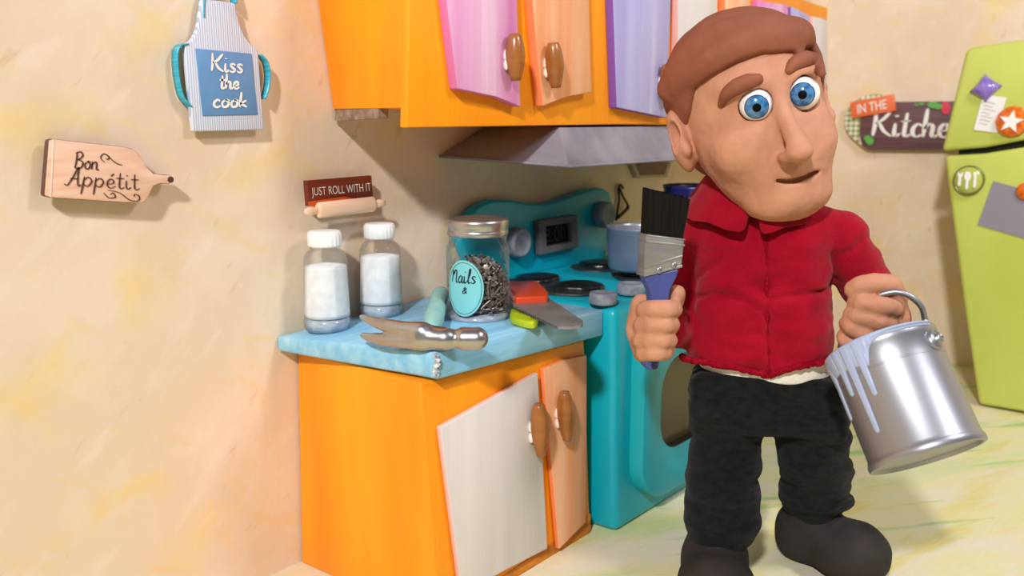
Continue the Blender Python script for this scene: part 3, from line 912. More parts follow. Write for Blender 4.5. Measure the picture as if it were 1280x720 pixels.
V, F = prism(tgp, (.02, 0, 0)); tag_ = mk('orange_tag', V, F, M['tag_orange'], ks, bevel=.003)
block_text('IN THE', quadmap(*tgp), (.16, .22, .82, .78), .003, bold=.01).build('lettering', M['white_print'], tag_)
mb = MB()
for kk, (x, y, r, e) in enumerate(((1146, 131, 3, .5), (1152, 130, 3, .6), (1166, 131, 7, .6), (1172, 133, 6, .6), (1087, 176, 5, 1), (1084, 173, 4, 1))):
    P = [sx(x + r * math.cos(t), y + r * e * math.sin(t), .020 + .0012 * kk) for t in np.linspace(0, 6.283, 13)[:-1]]
    V, F = prism(P, (.012, 0, 0)); mb.add(V, F)
mb.build('leaves', M['leaf'], kb)
P = [sx(1182 + 6 * math.cos(t), 135 + 8 * math.sin(t), .020) for t in np.linspace(0, 6.283, 17)[:-1]]
V, F = prism(P, (.012, 0, 0)); mk('pepper', V, F, M['pepper'], kb)

# ================================================================== FRIDGE
XF = 5.15
fr = thing('fridge', (5.55, .62, 0), 'lime green two-door toy fridge with magnets on its front', 'fridge')
yc = .60
def fx(x, y, o=0): return at(x, y, X=XF - o)
def mir(p): return A(p[0], 2 * yc - p[1], p[2])
ul, ll = fx(1207, 62), fx(1176.5, 189)
gz = [fx(1176.5, 189), fx(1230, 184.5), fx(1280, 175)]
urt = A(XF, -.02, 1.90); lrt = A(XF, -.11, 1.40)
V, F = prism([ul, fx(1216, 59), fx(1280, 49), urt, lrt, gz[2], gz[1], ll], (.07, 0, 0))
mk('freezer_door', V, F, M['fridge'], fr, bevel=.022, segs=3)
l1, l2 = fx(1180, 195), fx(1224, 509)
lo_ = [l1, fx(1230, 192), fx(1280, 184), A(XF, -.10, 1.375), A(XF, .16, 0.02), A(XF, l2[1], .02), fx(1205, 385)]
lo_[5] = A(XF, l2[1] + .005, .012)
V, F = prism(lo_, (.07, 0, 0))
mk('fridge_door', V, F, M['fridge'], fr, bevel=.022, segs=3)
V, F = hexa([A(5.225, 1.0, 0), A(5.9, 1.0, 0), A(5.9, .2, 0), A(5.225, .2, 0)], [A(5.225, 1.27, 1.37), A(5.9, 1.2, 1.37), A(5.9, -.05, 1.37), A(5.225, -.05, 1.37)])
mk('lower_body', V, F, M['fridge'], fr, bevel=.02)
V, F = hexa([A(5.225, 1.275, 1.365), A(5.9, 1.2, 1.365), A(5.9, -.04, 1.365), A(5.225, -.04, 1.365)], [A(5.225, 1.18, 1.86), A(5.9, 1.15, 1.84), A(5.9, .03, 1.84), A(5.225, .02, 1.86)])
mk('upper_body', V, F, M['fridge'], fr, bevel=.004)
V, F = hexa([A(5.205, 1.25, 1.28), A(5.224, 1.25, 1.28), A(5.224, -.04, 1.28), A(5.205, -.04, 1.28)], [A(5.205, 1.25, 1.46), A(5.224, 1.25, 1.46), A(5.224, -.04, 1.46), A(5.205, -.04, 1.46)])
mk('gap_shade_strip', V, F, M['gap'], fr, label='dark strip painted as the shade between the doors')  # added strip behind the slit, its dark colour standing in for shade

# magnets and papers
XM = XF - .002
sq = [(1231, 92.5), (1252.5, 107), (1232.5, 127.5), (1211.7, 115)]
P = [at(x, y, X=XM - .012) for x, y in sq]; cen = sum(P) / 4
V = []; F = []; N_ = 9
for i in range(N_):
    for j in range(N_):
        u, v = i / (N_ - 1), j / (N_ - 1)
        p = P[0] * (1 - u) * (1 - v) + P[1] * u * (1 - v) + P[2] * u * v + P[3] * (1 - u) * v
        b = (1 - (2 * u - 1) ** 4) * (1 - (2 * v - 1) ** 4)
        pinch = 1 - .07 * (1 - (2 * u - 1) ** 2) * (2 * v - 1) ** 4 - .07 * (1 - (2 * v - 1) ** 2) * (2 * u - 1) ** 4
        p = cen + (p - cen) * pinch; V.append(p - A(.03 * b, 0, 0))
for i in range(N_ - 1):
    for j in range(N_ - 1): F.append([i * N_ + j, i * N_ + j + 1, (i + 1) * N_ + j + 1, (i + 1) * N_ + j])
n0 = len(V); ring = [i * N_ for i in range(N_)] + [(N_ - 1) * N_ + j for j in range(1, N_)] + [i * N_ + N_ - 1 for i in range(N_ - 2, -1, -1)] + [j for j in range(N_ - 2, 0, -1)]
for k in ring: V.append(A(XM, V[k][1], V[k][2]))
m_ = len(ring)
for k in range(m_): F.append([ring[k], ring[(k + 1) % m_], n0 + (k + 1) % m_, n0 + k])
F.append([n0 + k for k in range(m_)])
mk('fridge_magnet', V, F, M['purple_mag'], smooth=True, label='shiny purple pillow-shaped magnet holding the white note on the fridge', cat='magnet')

np_ = [at(x, y, X=XM - .004) for x, y in ((1217, 162.5), (1246, 166), (1258, 122), (1229, 118))]
nt_ = thing('fridge_note', (np_[0] + np_[1]) / 2, 'white printed paper note under the purple magnet on the freezer door', 'note')
V, F = prism(np_, (.004, 0, 0)); pap = mk('sheet', V, F, M['paper'], nt_)
qm = quadmap(*np_); mb = MB()
for k in range(7):
    v = .80 - .1 * k; e = .45 + .4 * random.random()
    ribbon(mb, [[(.14, v), (.14 + .3 * e, v + .015), (.14 + .6 * e, v - .012), (.14 + .8 * e, v)]], qm, .011, .0015, taper=False)
mb.build('printed_lines', M['pencil'], pap)

c = at(1266, 152, X=XM)
gm = thing('round_magnet', c, 'round amber magnet with a white star on the freezer door', 'magnet')
r = .078
V, F = lathe([(r, 0), (r, .012), (r * .9, .026), (r * .6, .036), (.001, .038)], c, (-1, 0, 0), 12, cap=False); mk('gem', V, F, M['amber'], gm)
P = []
for k in range(10):
    a = math.radians(90 + 36 * k + 8); q = (r * .74 if k % 2 == 0 else r * .32)
    P.append(c + A(-.044, q * math.cos(a), q * math.sin(a)))
V, F = prism(P, (.02, 0, 0)); mk('star', V, F, M['white_print'], gm)

c = at(1211.7, 225, X=XM)
gm = thing('glass_magnet', c, 'round lime glass magnet with white cutlery print on the lower fridge door', 'magnet')
r = .072
V, F = lathe([(r * 1.04, 0), (r * 1.04, .02), (r * .98, .024), (r * .96, .02)], c, (-1, 0, 0), 36); mk('rim', V, F, M['rim_metal'], gm, smooth=True)
V, F = lathe([(r * .96, .018), (r * .9, .028), (r * .6, .036), (.001, .04)], c, (-1, 0, 0), 36, cap=False); mk('disc', V, F, M['lime_disc'], gm, smooth=True)
mb = MB()
def mg(u, v, w=0): return c + A(-.041 - w + .35 * (u * u + v * v), -u, v)
ribbon(mb, [[(-.036, -.03), (-.036, .0), (-.036, .035)], [(0, -.045), (0, 0)], [(.036, -.035), (.036, 0), (.034, .035)]], mg, .007, .001, taper=False)
ribbon(mb, [[(0, .0), (0, .02), (0, .045)]], mg, .014, .001)
ribbon(mb, [[(-.046, .02), (-.046, .042)], [(-.026, .02), (-.026, .042)]], mg, .003, .001, taper=False)
mb.build('cutlery_print', M['white_print'], gm)

pp = [at(x, y, X=XM - .004) for x, y in ((1222, 281), (1284, 299), (1304, 243), (1241.7, 226.5))]
V, F = prism(pp, (.004, 0, 0)); mk('fridge_photo', V, F, M['photo'], label='plain grey photo card tilted on the lower fridge door', cat='photo')
c = at(1283, 239, X=XM)
V, F = lathe([(.045, 0), (.045, .014), (.03, .024), (.001, .028)], c, (-1, 0, 0), 24, cap=False)
mk('fridge_magnet', V, F, M['amber'], smooth=True, label='small brown magnet at the corner of the grey photo card', cat='magnet')

# ================================================================== POTS
def pot(name, c, r, h, m_out, m_in, label, hname=None):
    t = thing(name, c, label, 'pot')
    prof = [(.001, 0), (r * .86, 0), (r * .94, .012), (r * .97, h * .4), (r, h - .012), (r * 1.035, h - .004), (r * 1.035, h + .006), (r * .985, h + .006), (r * .955, h - .01), (r * .93, h * .35), (r * .82, .03), (.001, .022)]
    V, F = lathe(prof, c, (0, 0, 1), 48, cap=False)
    mi = [0] * (7 * 48) + [1] * (4 * 48)
    mk('vessel', V, F, [m_out, m_in], t, smooth=True, fm=mi)
    return t
pt_ = pot('cooking_pot', (3.215, 1.965, SZ + .030), .135, .175, M['pot'], M['pot_in'], 'blue-grey cooking pot on the stove behind the paint brush')
V, F = tube(catmull([A(3.215, 1.965, 0) + A(.13 * math.cos(a), .13 * math.sin(a), SZ + .18) for a in (-.9, -.88)] + [A(3.36, 1.80, SZ + .19), A(3.44, 1.72, SZ + .185)], 5), .014, 10)
mk('handle', V, F, M['pot'], pt_, smooth=True)
pot('stock_pot', (3.60, 1.93, SZ + .001), .13, .352, M['navy'], M['navy_in'], 'dark blue pot on the stove behind the red jacket collar')

# ================================================================== JARS
def jar(name, c, rb, rt, h, cap_r, cap_h, label, lean=(0, 0)):
    t = thing(name, c, label, 'jar')
    ax = unit(A(lean[0], lean[1], 1))
    prof = [(rb * .9, 0), (rb, .012), (rb * .995, .03), (rb * .97, .036), (rt, h * .70), (rt * .97, h * .74), (rt * .84, h * .785), (cap_r * .93, h * .81), (cap_r * .93, h * .84), (cap_r * .9, h * .86)]
    V, F = lathe(prof, c, ax, 48, cap=False); mk('glass', V, F, M['glass'], t, smooth=True)
    V, F = lathe([(.001, .002), (rb * .9, .002), (rb * .95, .03), (rb * .9, .042), (.001, .044)], c, ax, 40, cap=False); mk('thick_base', V, F, M['base_glass'], t, smooth=True)
    k = 44; z0, z1 = h * .84, h * .84 + cap_h
    V = []; F = []
    u, v, a = frame_of(ax)
    for (f, z) in ((.96, z0), (1, z0 + .004), (1, z1 - .008), (.95, z1), (.3, z1 + .001)):
        for i in range(k):
            rr = cap_r * f * (1.0 if (i % 2 or f < .97) else 1.05); th = 2 * math.pi * i / k
            V.append(A(*c) + a * z + u * rr * math.cos(th) + v * rr * math.sin(th))
    for j in range(4):
        for i in range(k): F.append([j * k + i, j * k + (i + 1) % k, (j + 1) * k + (i + 1) % k, (j + 1) * k + i])
    F.append([4 * k + i for i in range(k)]); F.append(list(range(k)))
    mk('cap', V, F, M['capw'], t, bevel=.0015)
    V, F = lathe([(.001, .046), (rb * .93, .046), (rb * .95, .06), (rt * .955, h * .625), (rt * .93, h * .65), (rt * .5, h * .66), (.001, h * .662)], c, ax, 40, cap=False)
    mk('salt', V, F, M['salt'], t, smooth=True)


M['base_glass'] = mat('thick_jar_base', (158, 168, 186), (190, 198, 210), (30, 30, 90), rough=.15, coat=.4)
cA_ = at(410, 411, Z=zc(1.79, 2.2)); cB_ = at(477, 394, Z=zc(2.0, 2.2))
jar('salt_jar', (cA_[0], cA_[1], zc(*cA_[:2]) + .004), .077, .070, .328, .052, .050, 'white-capped glass jar of white salt at the left wall end of the counter')
jar('salt_jar', (cB_[0], cB_[1], zc(*cB_[:2]) + .004), .077, .070, .322, .051, .050, 'white-capped glass jar of white salt nearer the nail jar, behind the hammer claw')

# nail jar
cN = at(598, 395, Z=.855); cN = A(cN[0], cN[1], zc(*cN[:2]) + .001)
nj = thing('nail_jar', cN, 'tall glass jar with silver lid and aqua oval label on the counter edge', 'jar')
RJ, HJ = .107, .34
V, F = lathe([(RJ * .9, 0), (RJ, .012), (RJ, .03), (RJ * .985, .036), (RJ * .985, .225), (RJ * .97, .247), (RJ * .90, .263), (RJ * .885, .271), (RJ * .91, .277), (RJ * .885, .283), (RJ * .885, .295)], cN, (0, 0, 1), 56, cap=False)
mk('glass', V, F, M['glass'], nj, smooth=True)
V, F = lathe([(.001, .002), (RJ * .9, .002), (RJ * .95, .018), (RJ * .8, .027), (.001, .029)], cN, (0, 0, 1), 48, cap=False); mk('thick_base', V, F, M['base_glass'], nj, smooth=True)
V, F = lathe([(RJ * .90, .283), (RJ * .945, .287), (RJ * .945, .300), (RJ * .915, .304), (RJ * .945, .309), (RJ * .955, .329), (RJ * .93, .337), (RJ * .88, .339), (RJ * .84, .335), (.001, .335)], cN, (0, 0, 1), 56, cap=False)
mk('lid', V, F, M['lid'], nj, smooth=True)
dirc = unit(A(CAM[0] - cN[0], CAM[1] - cN[1], 0)); side = unit(np.cross(A(0, 0, 1), dirc))
th0 = -.45
def onjar(u, v, w=0):
    """u, v in metres around a label centre on the jar"""
    th = th0 + u / RJ
    r = RJ * .988 + .0025 + w
    return cN + A(0, 0, .122 + v) + r * (dirc * math.cos(th) + side * math.sin(th))
V = [onjar(0, 0)]; F = []; nn = 48; rings = 6
for j in range(1, rings + 1):
    for i in range(nn):
        t = 2 * math.pi * i / nn; V.append(onjar(.066 * j / rings * math.cos(t), .092 * j / rings * math.sin(t)))
for i in range(nn): F.append([0, 1 + i, 1 + (i + 1) % nn])
for j in range(rings - 1):
    for i in range(nn): F.append([1 + j * nn + i, 1 + (j + 1) * nn + i, 1 + (j + 1) * nn + (i + 1) % nn, 1 + j * nn + (i + 1) % nn])
lb = mk('label', V, F, M['label'], nj, smooth=True)
mb = MB(); script_text('Nails', onjar, (-.046, .018, .042, .064), .0022, .001, mb); script_text('&', onjar, (-.006, -.016, .012, .016), .002, .001, mb)
ribbon(mb, [[(.059 * math.cos(t), .084 * math.sin(t)) for t in np.linspace(0, 6.283, 40)]], onjar, .0007, .001, 2, taper=False)
mb.build('lettering', M['ink'], lb)
# the nails: a heap of small steel nails
mb = MB(); rr = np.random.default_rng(3); cnt = 0
while cnt < 620:
    q = rr.uniform(-1, 1, 3); R = RJ * .85
    x, y = q[0] * R, q[1] * R
    if x * x + y * y > R * R: continue
    hmax = .205 - .06 * ((x * x + y * y) / R ** 2) ** 1.0
    z = .04 + (q[2] * .5 + .5) * (hmax - .04)
    if math.hypot(x, y) < R * .6 and z < hmax - .035: continue
    a = unit(rr.normal(size=3)); L_ = .024
    p = cN + A(x, y, z)
    for sgn in (1, -1):
        e = p + a * L_ * sgn - cN
        if math.hypot(e[0], e[1]) > RJ * .89 or e[2] < .032: break
    else:
        V, F = lathe([(.001, -L_), (.0036, -L_ * .8), (.0036, L_ * .9), (.0085, L_ * .92), (.0085, L_), (.001, L_ * 1.02)], p, a, 6, cap=False)
        mb.add(V, F); cnt += 1
V, F = lathe([(.001, .033), (RJ * .62, .033), (RJ * .62, .12), (RJ * .4, .165), (.001, .18)], cN, (0, 0, 1), 24, cap=False); mb.add(V, F)
mb.build('nails', M['nails'], label='heap of dark steel nails filling the glass jar', cat='nails', kind='stuff')

# ================================================================== TOOLS ON THE COUNTER
# saw, tip hanging over the counter front
zS = .892
sw = thing('hand_saw', at(680, 390, Z=zS), 'small grey hand saw with red-orange handle beside the nail jar', 'saw')
sp = [(630, 357), (665, 357), (684, 371), (706, 385.5), (728.5, 400.5), (729, 404), (726, 407), (712, 408.5), (698, 408)]
teeth = []
pA, pB = np.array((698., 408.)), np.array((642., 381.5)); nT = 22
for k in range(nT + 1):
    p = pA + (pB - pA) * k / nT
    teeth.append(tuple(p)); 
    if k < nT: teeth.append(tuple(p + (pB - pA) / nT * .55 + np.array((-.7, 1.5))))
P = [at(x, y, Z=zS) for x, y in sp + teeth[1:]]
V, F = prism(P, (0, 0, -.008)); bl = mk('blade', V, F, M['steel_dark'], sw)
mbp = [at(x, y, Z=zS + .0005) for x, y in ((698, 408), (712, 408.5), (726, 407), (729, 403.5))]
V, F = lathe([(.001, 0), (.006, 0), (.006, .004), (.001, .004)], at(715, 405, Z=zS - .002), (0, 0, 1), 14, cap=False); mk('tip_rivet', V, F, M['silver'], bl)
hp = [(630, 351), (672, 351), (679, 357), (686, 365), (684, 370), (645, 371.5), (641, 369)]
P = [at(x, y, Z=zS + .022) for x, y in hp]
V, F = prism(P, (0, 0, -.034)); mk('handle', V, F, M['saw_orange'], sw, bevel=.007, segs=3)
# lime handled tool lying under the saw
P = [at(x, y, Z=.88) for x, y in ((639, 384.5), (668, 391.5), (673, 395), (672, 400), (668, 402), (656, 401), (640, 396.5), (637, 392))]
V, F = prism(P, (0, 0, -.026)); tl = thing('lime_handled_tool', at(650, 398, Z=.853), 'lime green tool handle poking out under the saw teeth', 'tool')
mk('grip', V, F, M['lime'], tl, bevel=.008, segs=3)
P = [at(x, y, Z=.8815) for x, y in ((643, 389.5), (664, 394.5), (664, 396.5), (643, 391.5))]
V, F = prism(P, (0, 0, -.002)); mk('grip_ridge', V, F, M['lime'], tl)

# hammer
zH = .889
hm = thing('claw_hammer', at(540, 415, Z=.86), 'claw hammer with shiny steel head and mint grip lying at the counter front', 'hammer')
def hp3(x, y, z=zH): return at(x, y, Z=z)
hq = [hp3(452, 395), hp3(452, 430), hp3(605, 426)]
fld = Field(np.min(hq, 0) - A(.06, .06, .06), np.max(hq, 0) + A(.06, .06, .08), .004)
plan = [hp3(453.5, 421, .868), hp3(461, 425, .868), hp3(472, 428, .868), (hp3(486, 430.5, .868)), hp3(505, 433, .868), hp3(528, 435, .868)]
lowr = [.009, .013, .017, .020, .022, .025]; gap_ = [.056, .053, .047, .040, .034, .030]
zb = .863
fld.add(tubef([A(p[0], p[1], zb + r) for p, r in zip(plan, lowr)], lowr), .0)
fld.add(tubef([A(p[0], p[1], zb + r + g) for p, r, g in zip(plan, lowr, gap_)], lowr), .010)
def ctr(x, y, r): p = hp3(x, y, zb); return A(p[0], p[1], zb + r)
fld.add(tubef([ctr(526, 436, .036), ctr(556, 438, .034)], [.036, .033]), .015)
fld.add(tubef([ctr(556, 438, .033), ctr(576, 438, .033)], [.026, .024]), .012)
fld.add(tubef([ctr(580, 438, .034), ctr(596, 438, .034)], [.033, .033]), .006)
V, F = fld.mesh(); V = relax(V, F, 2)
mk('head', V, F, M['chrome'], hm, smooth=True)
gA, gB = hp3(538, 416, .897), hp3(551, 366, .897)
gd = gB - gA
V, F = tube([gA + gd * t for t in (0, .12, .3, .5, .7, .88, .97, 1.0)], [.02, .025, .031, .03, .028, .031, .028, .012], 20)
gp = mk('grip', V, F, M['mint'], hm, smooth=True)

# ================================================================== THE CLAY PUPPET
AZ = math.radians(23.94)
RHO = 2.95
D0 = A(RHO * math.cos(AZ), RHO * math.sin(AZ), 0)
LX = A(math.sin(AZ), -math.cos(AZ), 0); LY = A(math.cos(AZ), math.sin(AZ), 0); LZ = A(0, 0, 1)


def W(P):
    P = np.asarray(P, float)
    return D0 + P[..., 0:1] * LX + P[..., 1:2] * LY + P[..., 2:3] * LZ


def loc(p):
    q = np.asarray(p, float) - D0; return A(q @ LX, q @ LY, q @ LZ)


def PL(px, py, y=0.0):
    return loc(on_plane(px, py, D0 + LY * y, LY))


def FLR(px, py): return loc(at(px, py, Z=0))


pup = thing('clay_puppet', D0, 'clay puppet man in red jacket and black trousers holding a brush and a can', 'puppet')


def euler(yaw, pitch, roll):
    cy_, sy = math.cos(yaw), math.sin(yaw); cp, sp = math.cos(pitch), math.sin(pitch); cr, sr = math.cos(roll), math.sin(roll)
    Rz = np.array([[cy_, -sy, 0], [sy, cy_, 0], [0, 0, 1]])
    Rx = np.array([[1, 0, 0], [0, cp, -sp], [0, sp, cp]])
    Ry = np.array([[cr, 0, sr], [0, 1, 0], [-sr, 0, cr]])
    return Ry @ Rz @ Rx


HR = euler(math.radians(23), 0.0, math.radians(-12.5)); HS = .985
HC = PL(940, 143, -.05)


def hc(x, y, z): return HC + HS * (HR @ A(x, y, z))


def hell(c, r): return ell(hc(*c), A(*r) * HS, HR)


B = Field((-.50, -.42, .04), (.54, .36, 1.96), .0062)
# head
B.add(hell((0, .04, .10), (.226, .238, .212)))
B.add(hell((.008, -.02, -.06), (.205, .20, .195)), .06)
B.add(hell((.026, -.055, -.18), (.158, .150, .15)), .06)
B.add(hell((.030, -.105, -.272), (.122, .080, .056)), .05)
B.add(hell((0, -.165, .085), (.14, .05, .035)), .05)
B.add(hell((-.11, -.13, -.10), (.07, .07, .07)), .05)
B.add(hell((.11, -.13, -.10), (.07, .07, .07)), .05)
# nose
B.add(tubef([hc(.0, -.200, .05), hc(0, -.232, -.03), hc(.003, -.285, -.125)], [HS * .017, HS * .021, HS * .030]), .03)
B.add(hell((.003, -.283, -.132), (.034, .042, .028)), .018)
B.add(hell((-.026, -.240, -.142), (.016, .030, .017)), .018)
B.add(hell((.034, -.238, -.142), (.020, .032, .020)), .018)
# ears
for s in (-1, 1):
    Re = HR @ euler(s * .50, 0, s * .12)
    B.add(ell(hc(s * .226, .03, -.035), A(.034, .060, .102) * HS, Re), .012)
    B.add(ell(hc(s * .252, .004, -.018), A(.020, .026, .050) * HS, Re), .014, 's')
    B.add(ell(hc(s * .232, -.025, -.06), A(.016, .02, .026) * HS, Re), .012)
# neck and body core (under the clothes)
B.add(tubef([hc(0, .06, -.16), PL(952, 260, .05), PL(952, 330, .03)], [.10, .10, .11]), .02)
B.add(tubef([PL(952, 320, .02), PL(955, 480, .02)], [.12, .13]), .04)
B.add(tubef([PL(952, 300, .02), PL(880, 298, .03), PL(857, 360, .06), PL(848, 402, -.02), PL(826, 410, -.17)], [.08, .05, .045, .042, .042]), .02)
B.add(tubef([PL(952, 300, .02), PL(1050, 303, .03), PL(1080, 350, .06), PL(1108, 395, .04), PL(1102, 393, -.12)], [.08, .05, .045, .042, .044]), .02)
fl_h, fl_t = FLR(892, 735), FLR(895, 765)
fr_h, fr_t = FLR(1006, 694), FLR(1064, 721)
LL = [PL(912, 500, .02), PL(907, 570, .0), A(PL(902, 640, 0)[0], fl_h[1], .245), A(fl_h[0], fl_h[1], .1)]
LR = [PL(1008, 500, .02), PL(1016, 570, .05), A(PL(1019, 640, .1)[0], fr_h[1] - .04, .255), A(fr_h[0] + .02, fr_h[1] - .03, .1)]
B.add(tubef(LL, .06), .02); B.add(tubef(LR, .06), .02)


def hit(px, py):
    d = ray(px, py); q0 = loc(CAM); dl = A(d @ LX, d @ LY, d @ LZ); t = 1.9
    while t < 3.6:
        p = q0 + dl * t
        if B.sample(p) < 0:
            return p
        t += .004
    return PL(px, py, -.2)


HITS = dict(
    eyeL=hit(945, 131), eyeR=hit(1003.5, 117),
    browL=[hit(*p) for p in ((901, 131), (908, 118), (920, 109), (934, 103), (947, 99))],
    browR=[hit(*p) for p in ((985, 89), (993, 80), (1005, 75), (1018, 78), (1027, 92))],
    mouth=[hit(*p) for p in ((970, 224.5), (984, 227), (1000, 225), (1014, 219), (1025, 213.5))],
    mouthin=[hit(*p) for p in ((988, 226.5), (1000, 224.8), (1010, 221))],
    hairline=[(858, 158), (864, 146), (868, 125), (872, 107), (886, 95), (906, 80), (930, 68), (952, 62.5), (976, 64), (988, 64), (996, 57), (1005, 55), (1010, 63), (1018, 75), (1026, 86), (1034, 98), (1039, 112)])
HP = [hit(*p) for p in HITS['hairline']]
headF = B.F.copy()
# mouth slit, eye sockets
fw = HR @ A(0, -1, 0)
mq = catmull(HITS['mouth'], 4); mr = np.interp(np.linspace(0, 1, len(mq)), [0, .25, .6, .85, 1], [.004, .0056, .0088, .007, .004])
for dp in (-.004, .006, .016, .026):
    B.add(tubef([p - fw * dp for p in mq], list(mr)), .003, 's')
cam_l = loc(CAM)
ER = .0475
EC = {}
for k in ('eyeL', 'eyeR'):
    g_ = unit(cam_l - HITS[k]); EC[k] = HITS[k] - g_ * (ER * (.42 if k == 'eyeL' else .26))
    B.add(ell(EC[k], A(1, 1, 1) * (ER + (.0025 if k == 'eyeL' else .006))), .006, 's')

# ---- hands
HB = -.30          # depth of the brush grip
def fl(pts, r, k=.004): B.add(tubef(pts, r), k)
# left of picture: fist round the brush handle, four stacked fingers seen from the front
B.add(rbox(PL(819, 412, HB + .055), (.062, .035, .095), .034), .02)
B.add(tubef([PL(802, 382, HB + .06), PL(797, 412, HB + .065), PL(806, 440, HB + .06)], [.034, .038, .034]), .02)
for (ya, yb, xl, xr, r) in ((387, 386, 805, 842, .0285), (407, 406, 801, 839, .0285), (426, 425, 799, 836, .0275), (442, 441, 802, 831, .0250)):
    fl([PL(xl, ya + 1, HB + .045), PL(xl + 3, ya, HB - .005), PL(xl + 14, ya - 1, HB - .030), PL(xr - 8, yb, HB - .028), PL(xr, yb, HB + .0), PL(xr - 1, yb, HB + .03)],
       [r * .92, r * .98, r, r, r * .98, r * .85], .0035)
fl([PL(830, 392, HB + .07), PL(842, 378, HB + .06), PL(846, 367, HB + .03)], [.034, .030, .028], .01)
# right of picture: fist round the can's wire handle
HK = -.27
B.add(rbox(PL(1096, 393, HK + .06), (.062, .04, .075), .036), .02)
B.add(tubef([PL(1118, 372, HK + .06), PL(1121, 398, HK + .06)], [.034, .036]), .02)
fl([PL(1119, 386, HK + .05), PL(1117, 385, HK - .005), PL(1104, 383, HK - .034), PL(1078, 379.5, HK - .03), PL(1070, 378.5, HK + .0), PL(1072, 380, HK + .03)], [.027, .029, .0285, .027, .026, .023], .0035)
fl([PL(1117, 402, HK + .05), PL(1112, 405, HK - .0), PL(1098, 402, HK - .036), PL(1073, 395, HK - .03), PL(1065, 393, HK + .0), PL(1070, 395, HK + .03)], [.026, .027, .0275, .0265, .025, .022], .0035)
fl([PL(1108, 418, HK + .05), PL(1098, 421, HK - .005), PL(1082, 418, HK - .03), PL(1065, 409, HK - .022), PL(1059, 405, HK + .01), PL(1066, 406, HK + .04)], [.025, .026, .0265, .025, .024, .021], .0035)
fl([PL(1096, 434, HK + .06), PL(1080, 436, HK + .015), PL(1066, 432, HK - .008), PL(1055, 424, HK + .0), PL(1054, 420, HK + .02), PL(1060, 418, HK + .05)], [.022, .0235, .024, .022, .021, .018], .0035)
fl([PL(1121, 372, HK + .05), PL(1112, 357, HK + .03), PL(1092, 355, HK - .005), PL(1074, 359, HK - .01), PL(1067, 362, HK - .005)], [.032, .033, .031, .0295, .026], .004)

V, F = B.mesh(); V = relax(V, F, 2, .5)
V = V + vnormals(V, F) * (vnoise(V, (18, 18, 18), 41) * .0022 + vnoise(V, (55, 55, 55), 42) * .0011)[:, None]
mk('body', W(V), F, M['skin'], pup, smooth=True, normals=False)

# ---- eyes, brows
def cap_on(c, R, g_, ang, n=28, rings=5):
    u, v, a = frame_of(g_); V = [c + a * R]; F = []
    for j in range(1, rings + 1):
        t = ang * j / rings
        for i in range(n):
            ph = 2 * math.pi * i / n
            V.append(c + R * (a * math.cos(t) + math.sin(t) * (u * math.cos(ph) + v * math.sin(ph))))
    for i in range(n): F.append([0, 1 + i, 1 + (i + 1) % n])
    for j in range(rings - 1):
        for i in range(n): F.append([1 + j * n + i, 1 + (j + 1) * n + i, 1 + (j + 1) * n + (i + 1) % n, 1 + j * n + (i + 1) % n])
    return np.array(V), F


for k, aim in (('eyeL', (946, 134.5)), ('eyeR', (1003.2, 118.5))):
    c = EC[k]; g_ = unit(loc(on_plane(*aim, W(c) - LY * ER, LY)) - c)
    V, F = lathe([(.0005, -ER)] + [(ER * math.sin(t), -ER * math.cos(t)) for t in np.linspace(.15, math.pi - .15, 18)] + [(.0005, ER)], c, g_, 36, cap=False)
    e = mk('eye', W(np.array(V)), F, M['eye'], pup, smooth=True)
    V, F = cap_on(c, ER + .0012, g_, math.asin(.031 / ER)); ir = mk('iris', W(V), F, M['iris'], e, smooth=True)
    V, F = cap_on(c, ER + .0026, g_, math.asin(.0115 / ER)); mk('pupil', W(V), F, M['pupil'], e, smooth=True)
    V, F = cap_on(c, ER + .0007, g_, math.asin(.0335 / ER)); mk('iris_edge', W(V), F, M['iris_edge'] if 'iris_edge' in M else M['pupil'], e, smooth=True)

for pts, rs in ((HITS['browL'], [.011, .019, .024, .024, .016]), (HITS['browR'], [.012, .021, .026, .024, .012])):
    q = catmull(pts, 5); rr_ = np.interp(np.linspace(0, 1, len(q)), np.linspace(0, 1, 5), rs)
    lo = np.min(q, 0) - .06; hi = np.max(q, 0) + .06
    f2 = Field(lo, hi, .004)
    f2.add(tubef([p + fw * .002 for p in q], list(rr_)))
    V, F = f2.mesh(); V = relax(V, F, 2)
    mk('eyebrow', W(V), F, M['hair'], pup, smooth=True, normals=False)

# ---- hair: a clay cap over the skull, with a thick swept roll along the hairline
hf = Field((-.42, -.42, 1.2), (.34, .36, 1.98), .0062)
hf.add(hell((0, .04, .10), (.245, .256, .229)))
hf.add(hell((0, .075, -.02), (.218, .205, .19)), .03)
hinv = HR.T / HS
can = np.array([hinv @ (p - HC) for p in HP])
az = np.arctan2(can[:, 0], -can[:, 1]); el = can[:, 2]
order = np.argsort(az); az, el = az[order], el[order]
azx = np.concatenate([[-math.pi, -2.3, -1.9, az[0] - .12], az, [az[-1] + .12, 1.9, 2.3, math.pi]])
elx = np.concatenate([[-.19, -.17, -.10, el[0] + .02], el, [el[-1] - .02, -.10, -.17, -.19]])
sl, X, Y, Z = hf.box(hf.lo, hf.lo + hf.h * hf.n)
q = [X - HC[0], Y - HC[1], Z - HC[2]]
cx_ = hinv[0, 0] * q[0] + hinv[0, 1] * q[1] + hinv[0, 2] * q[2]
cy_ = hinv[1, 0] * q[0] + hinv[1, 1] * q[1] + hinv[1, 2] * q[2]
cz_ = hinv[2, 0] * q[0] + hinv[2, 1] * q[1] + hinv[2, 2] * q[2]
zl = np.interp(np.arctan2(cx_, -cy_), azx, elx)
reg = ((zl - cz_) * .8 * HS).astype(np.float32)
hf.F = -smin(-hf.F, -reg, .012)
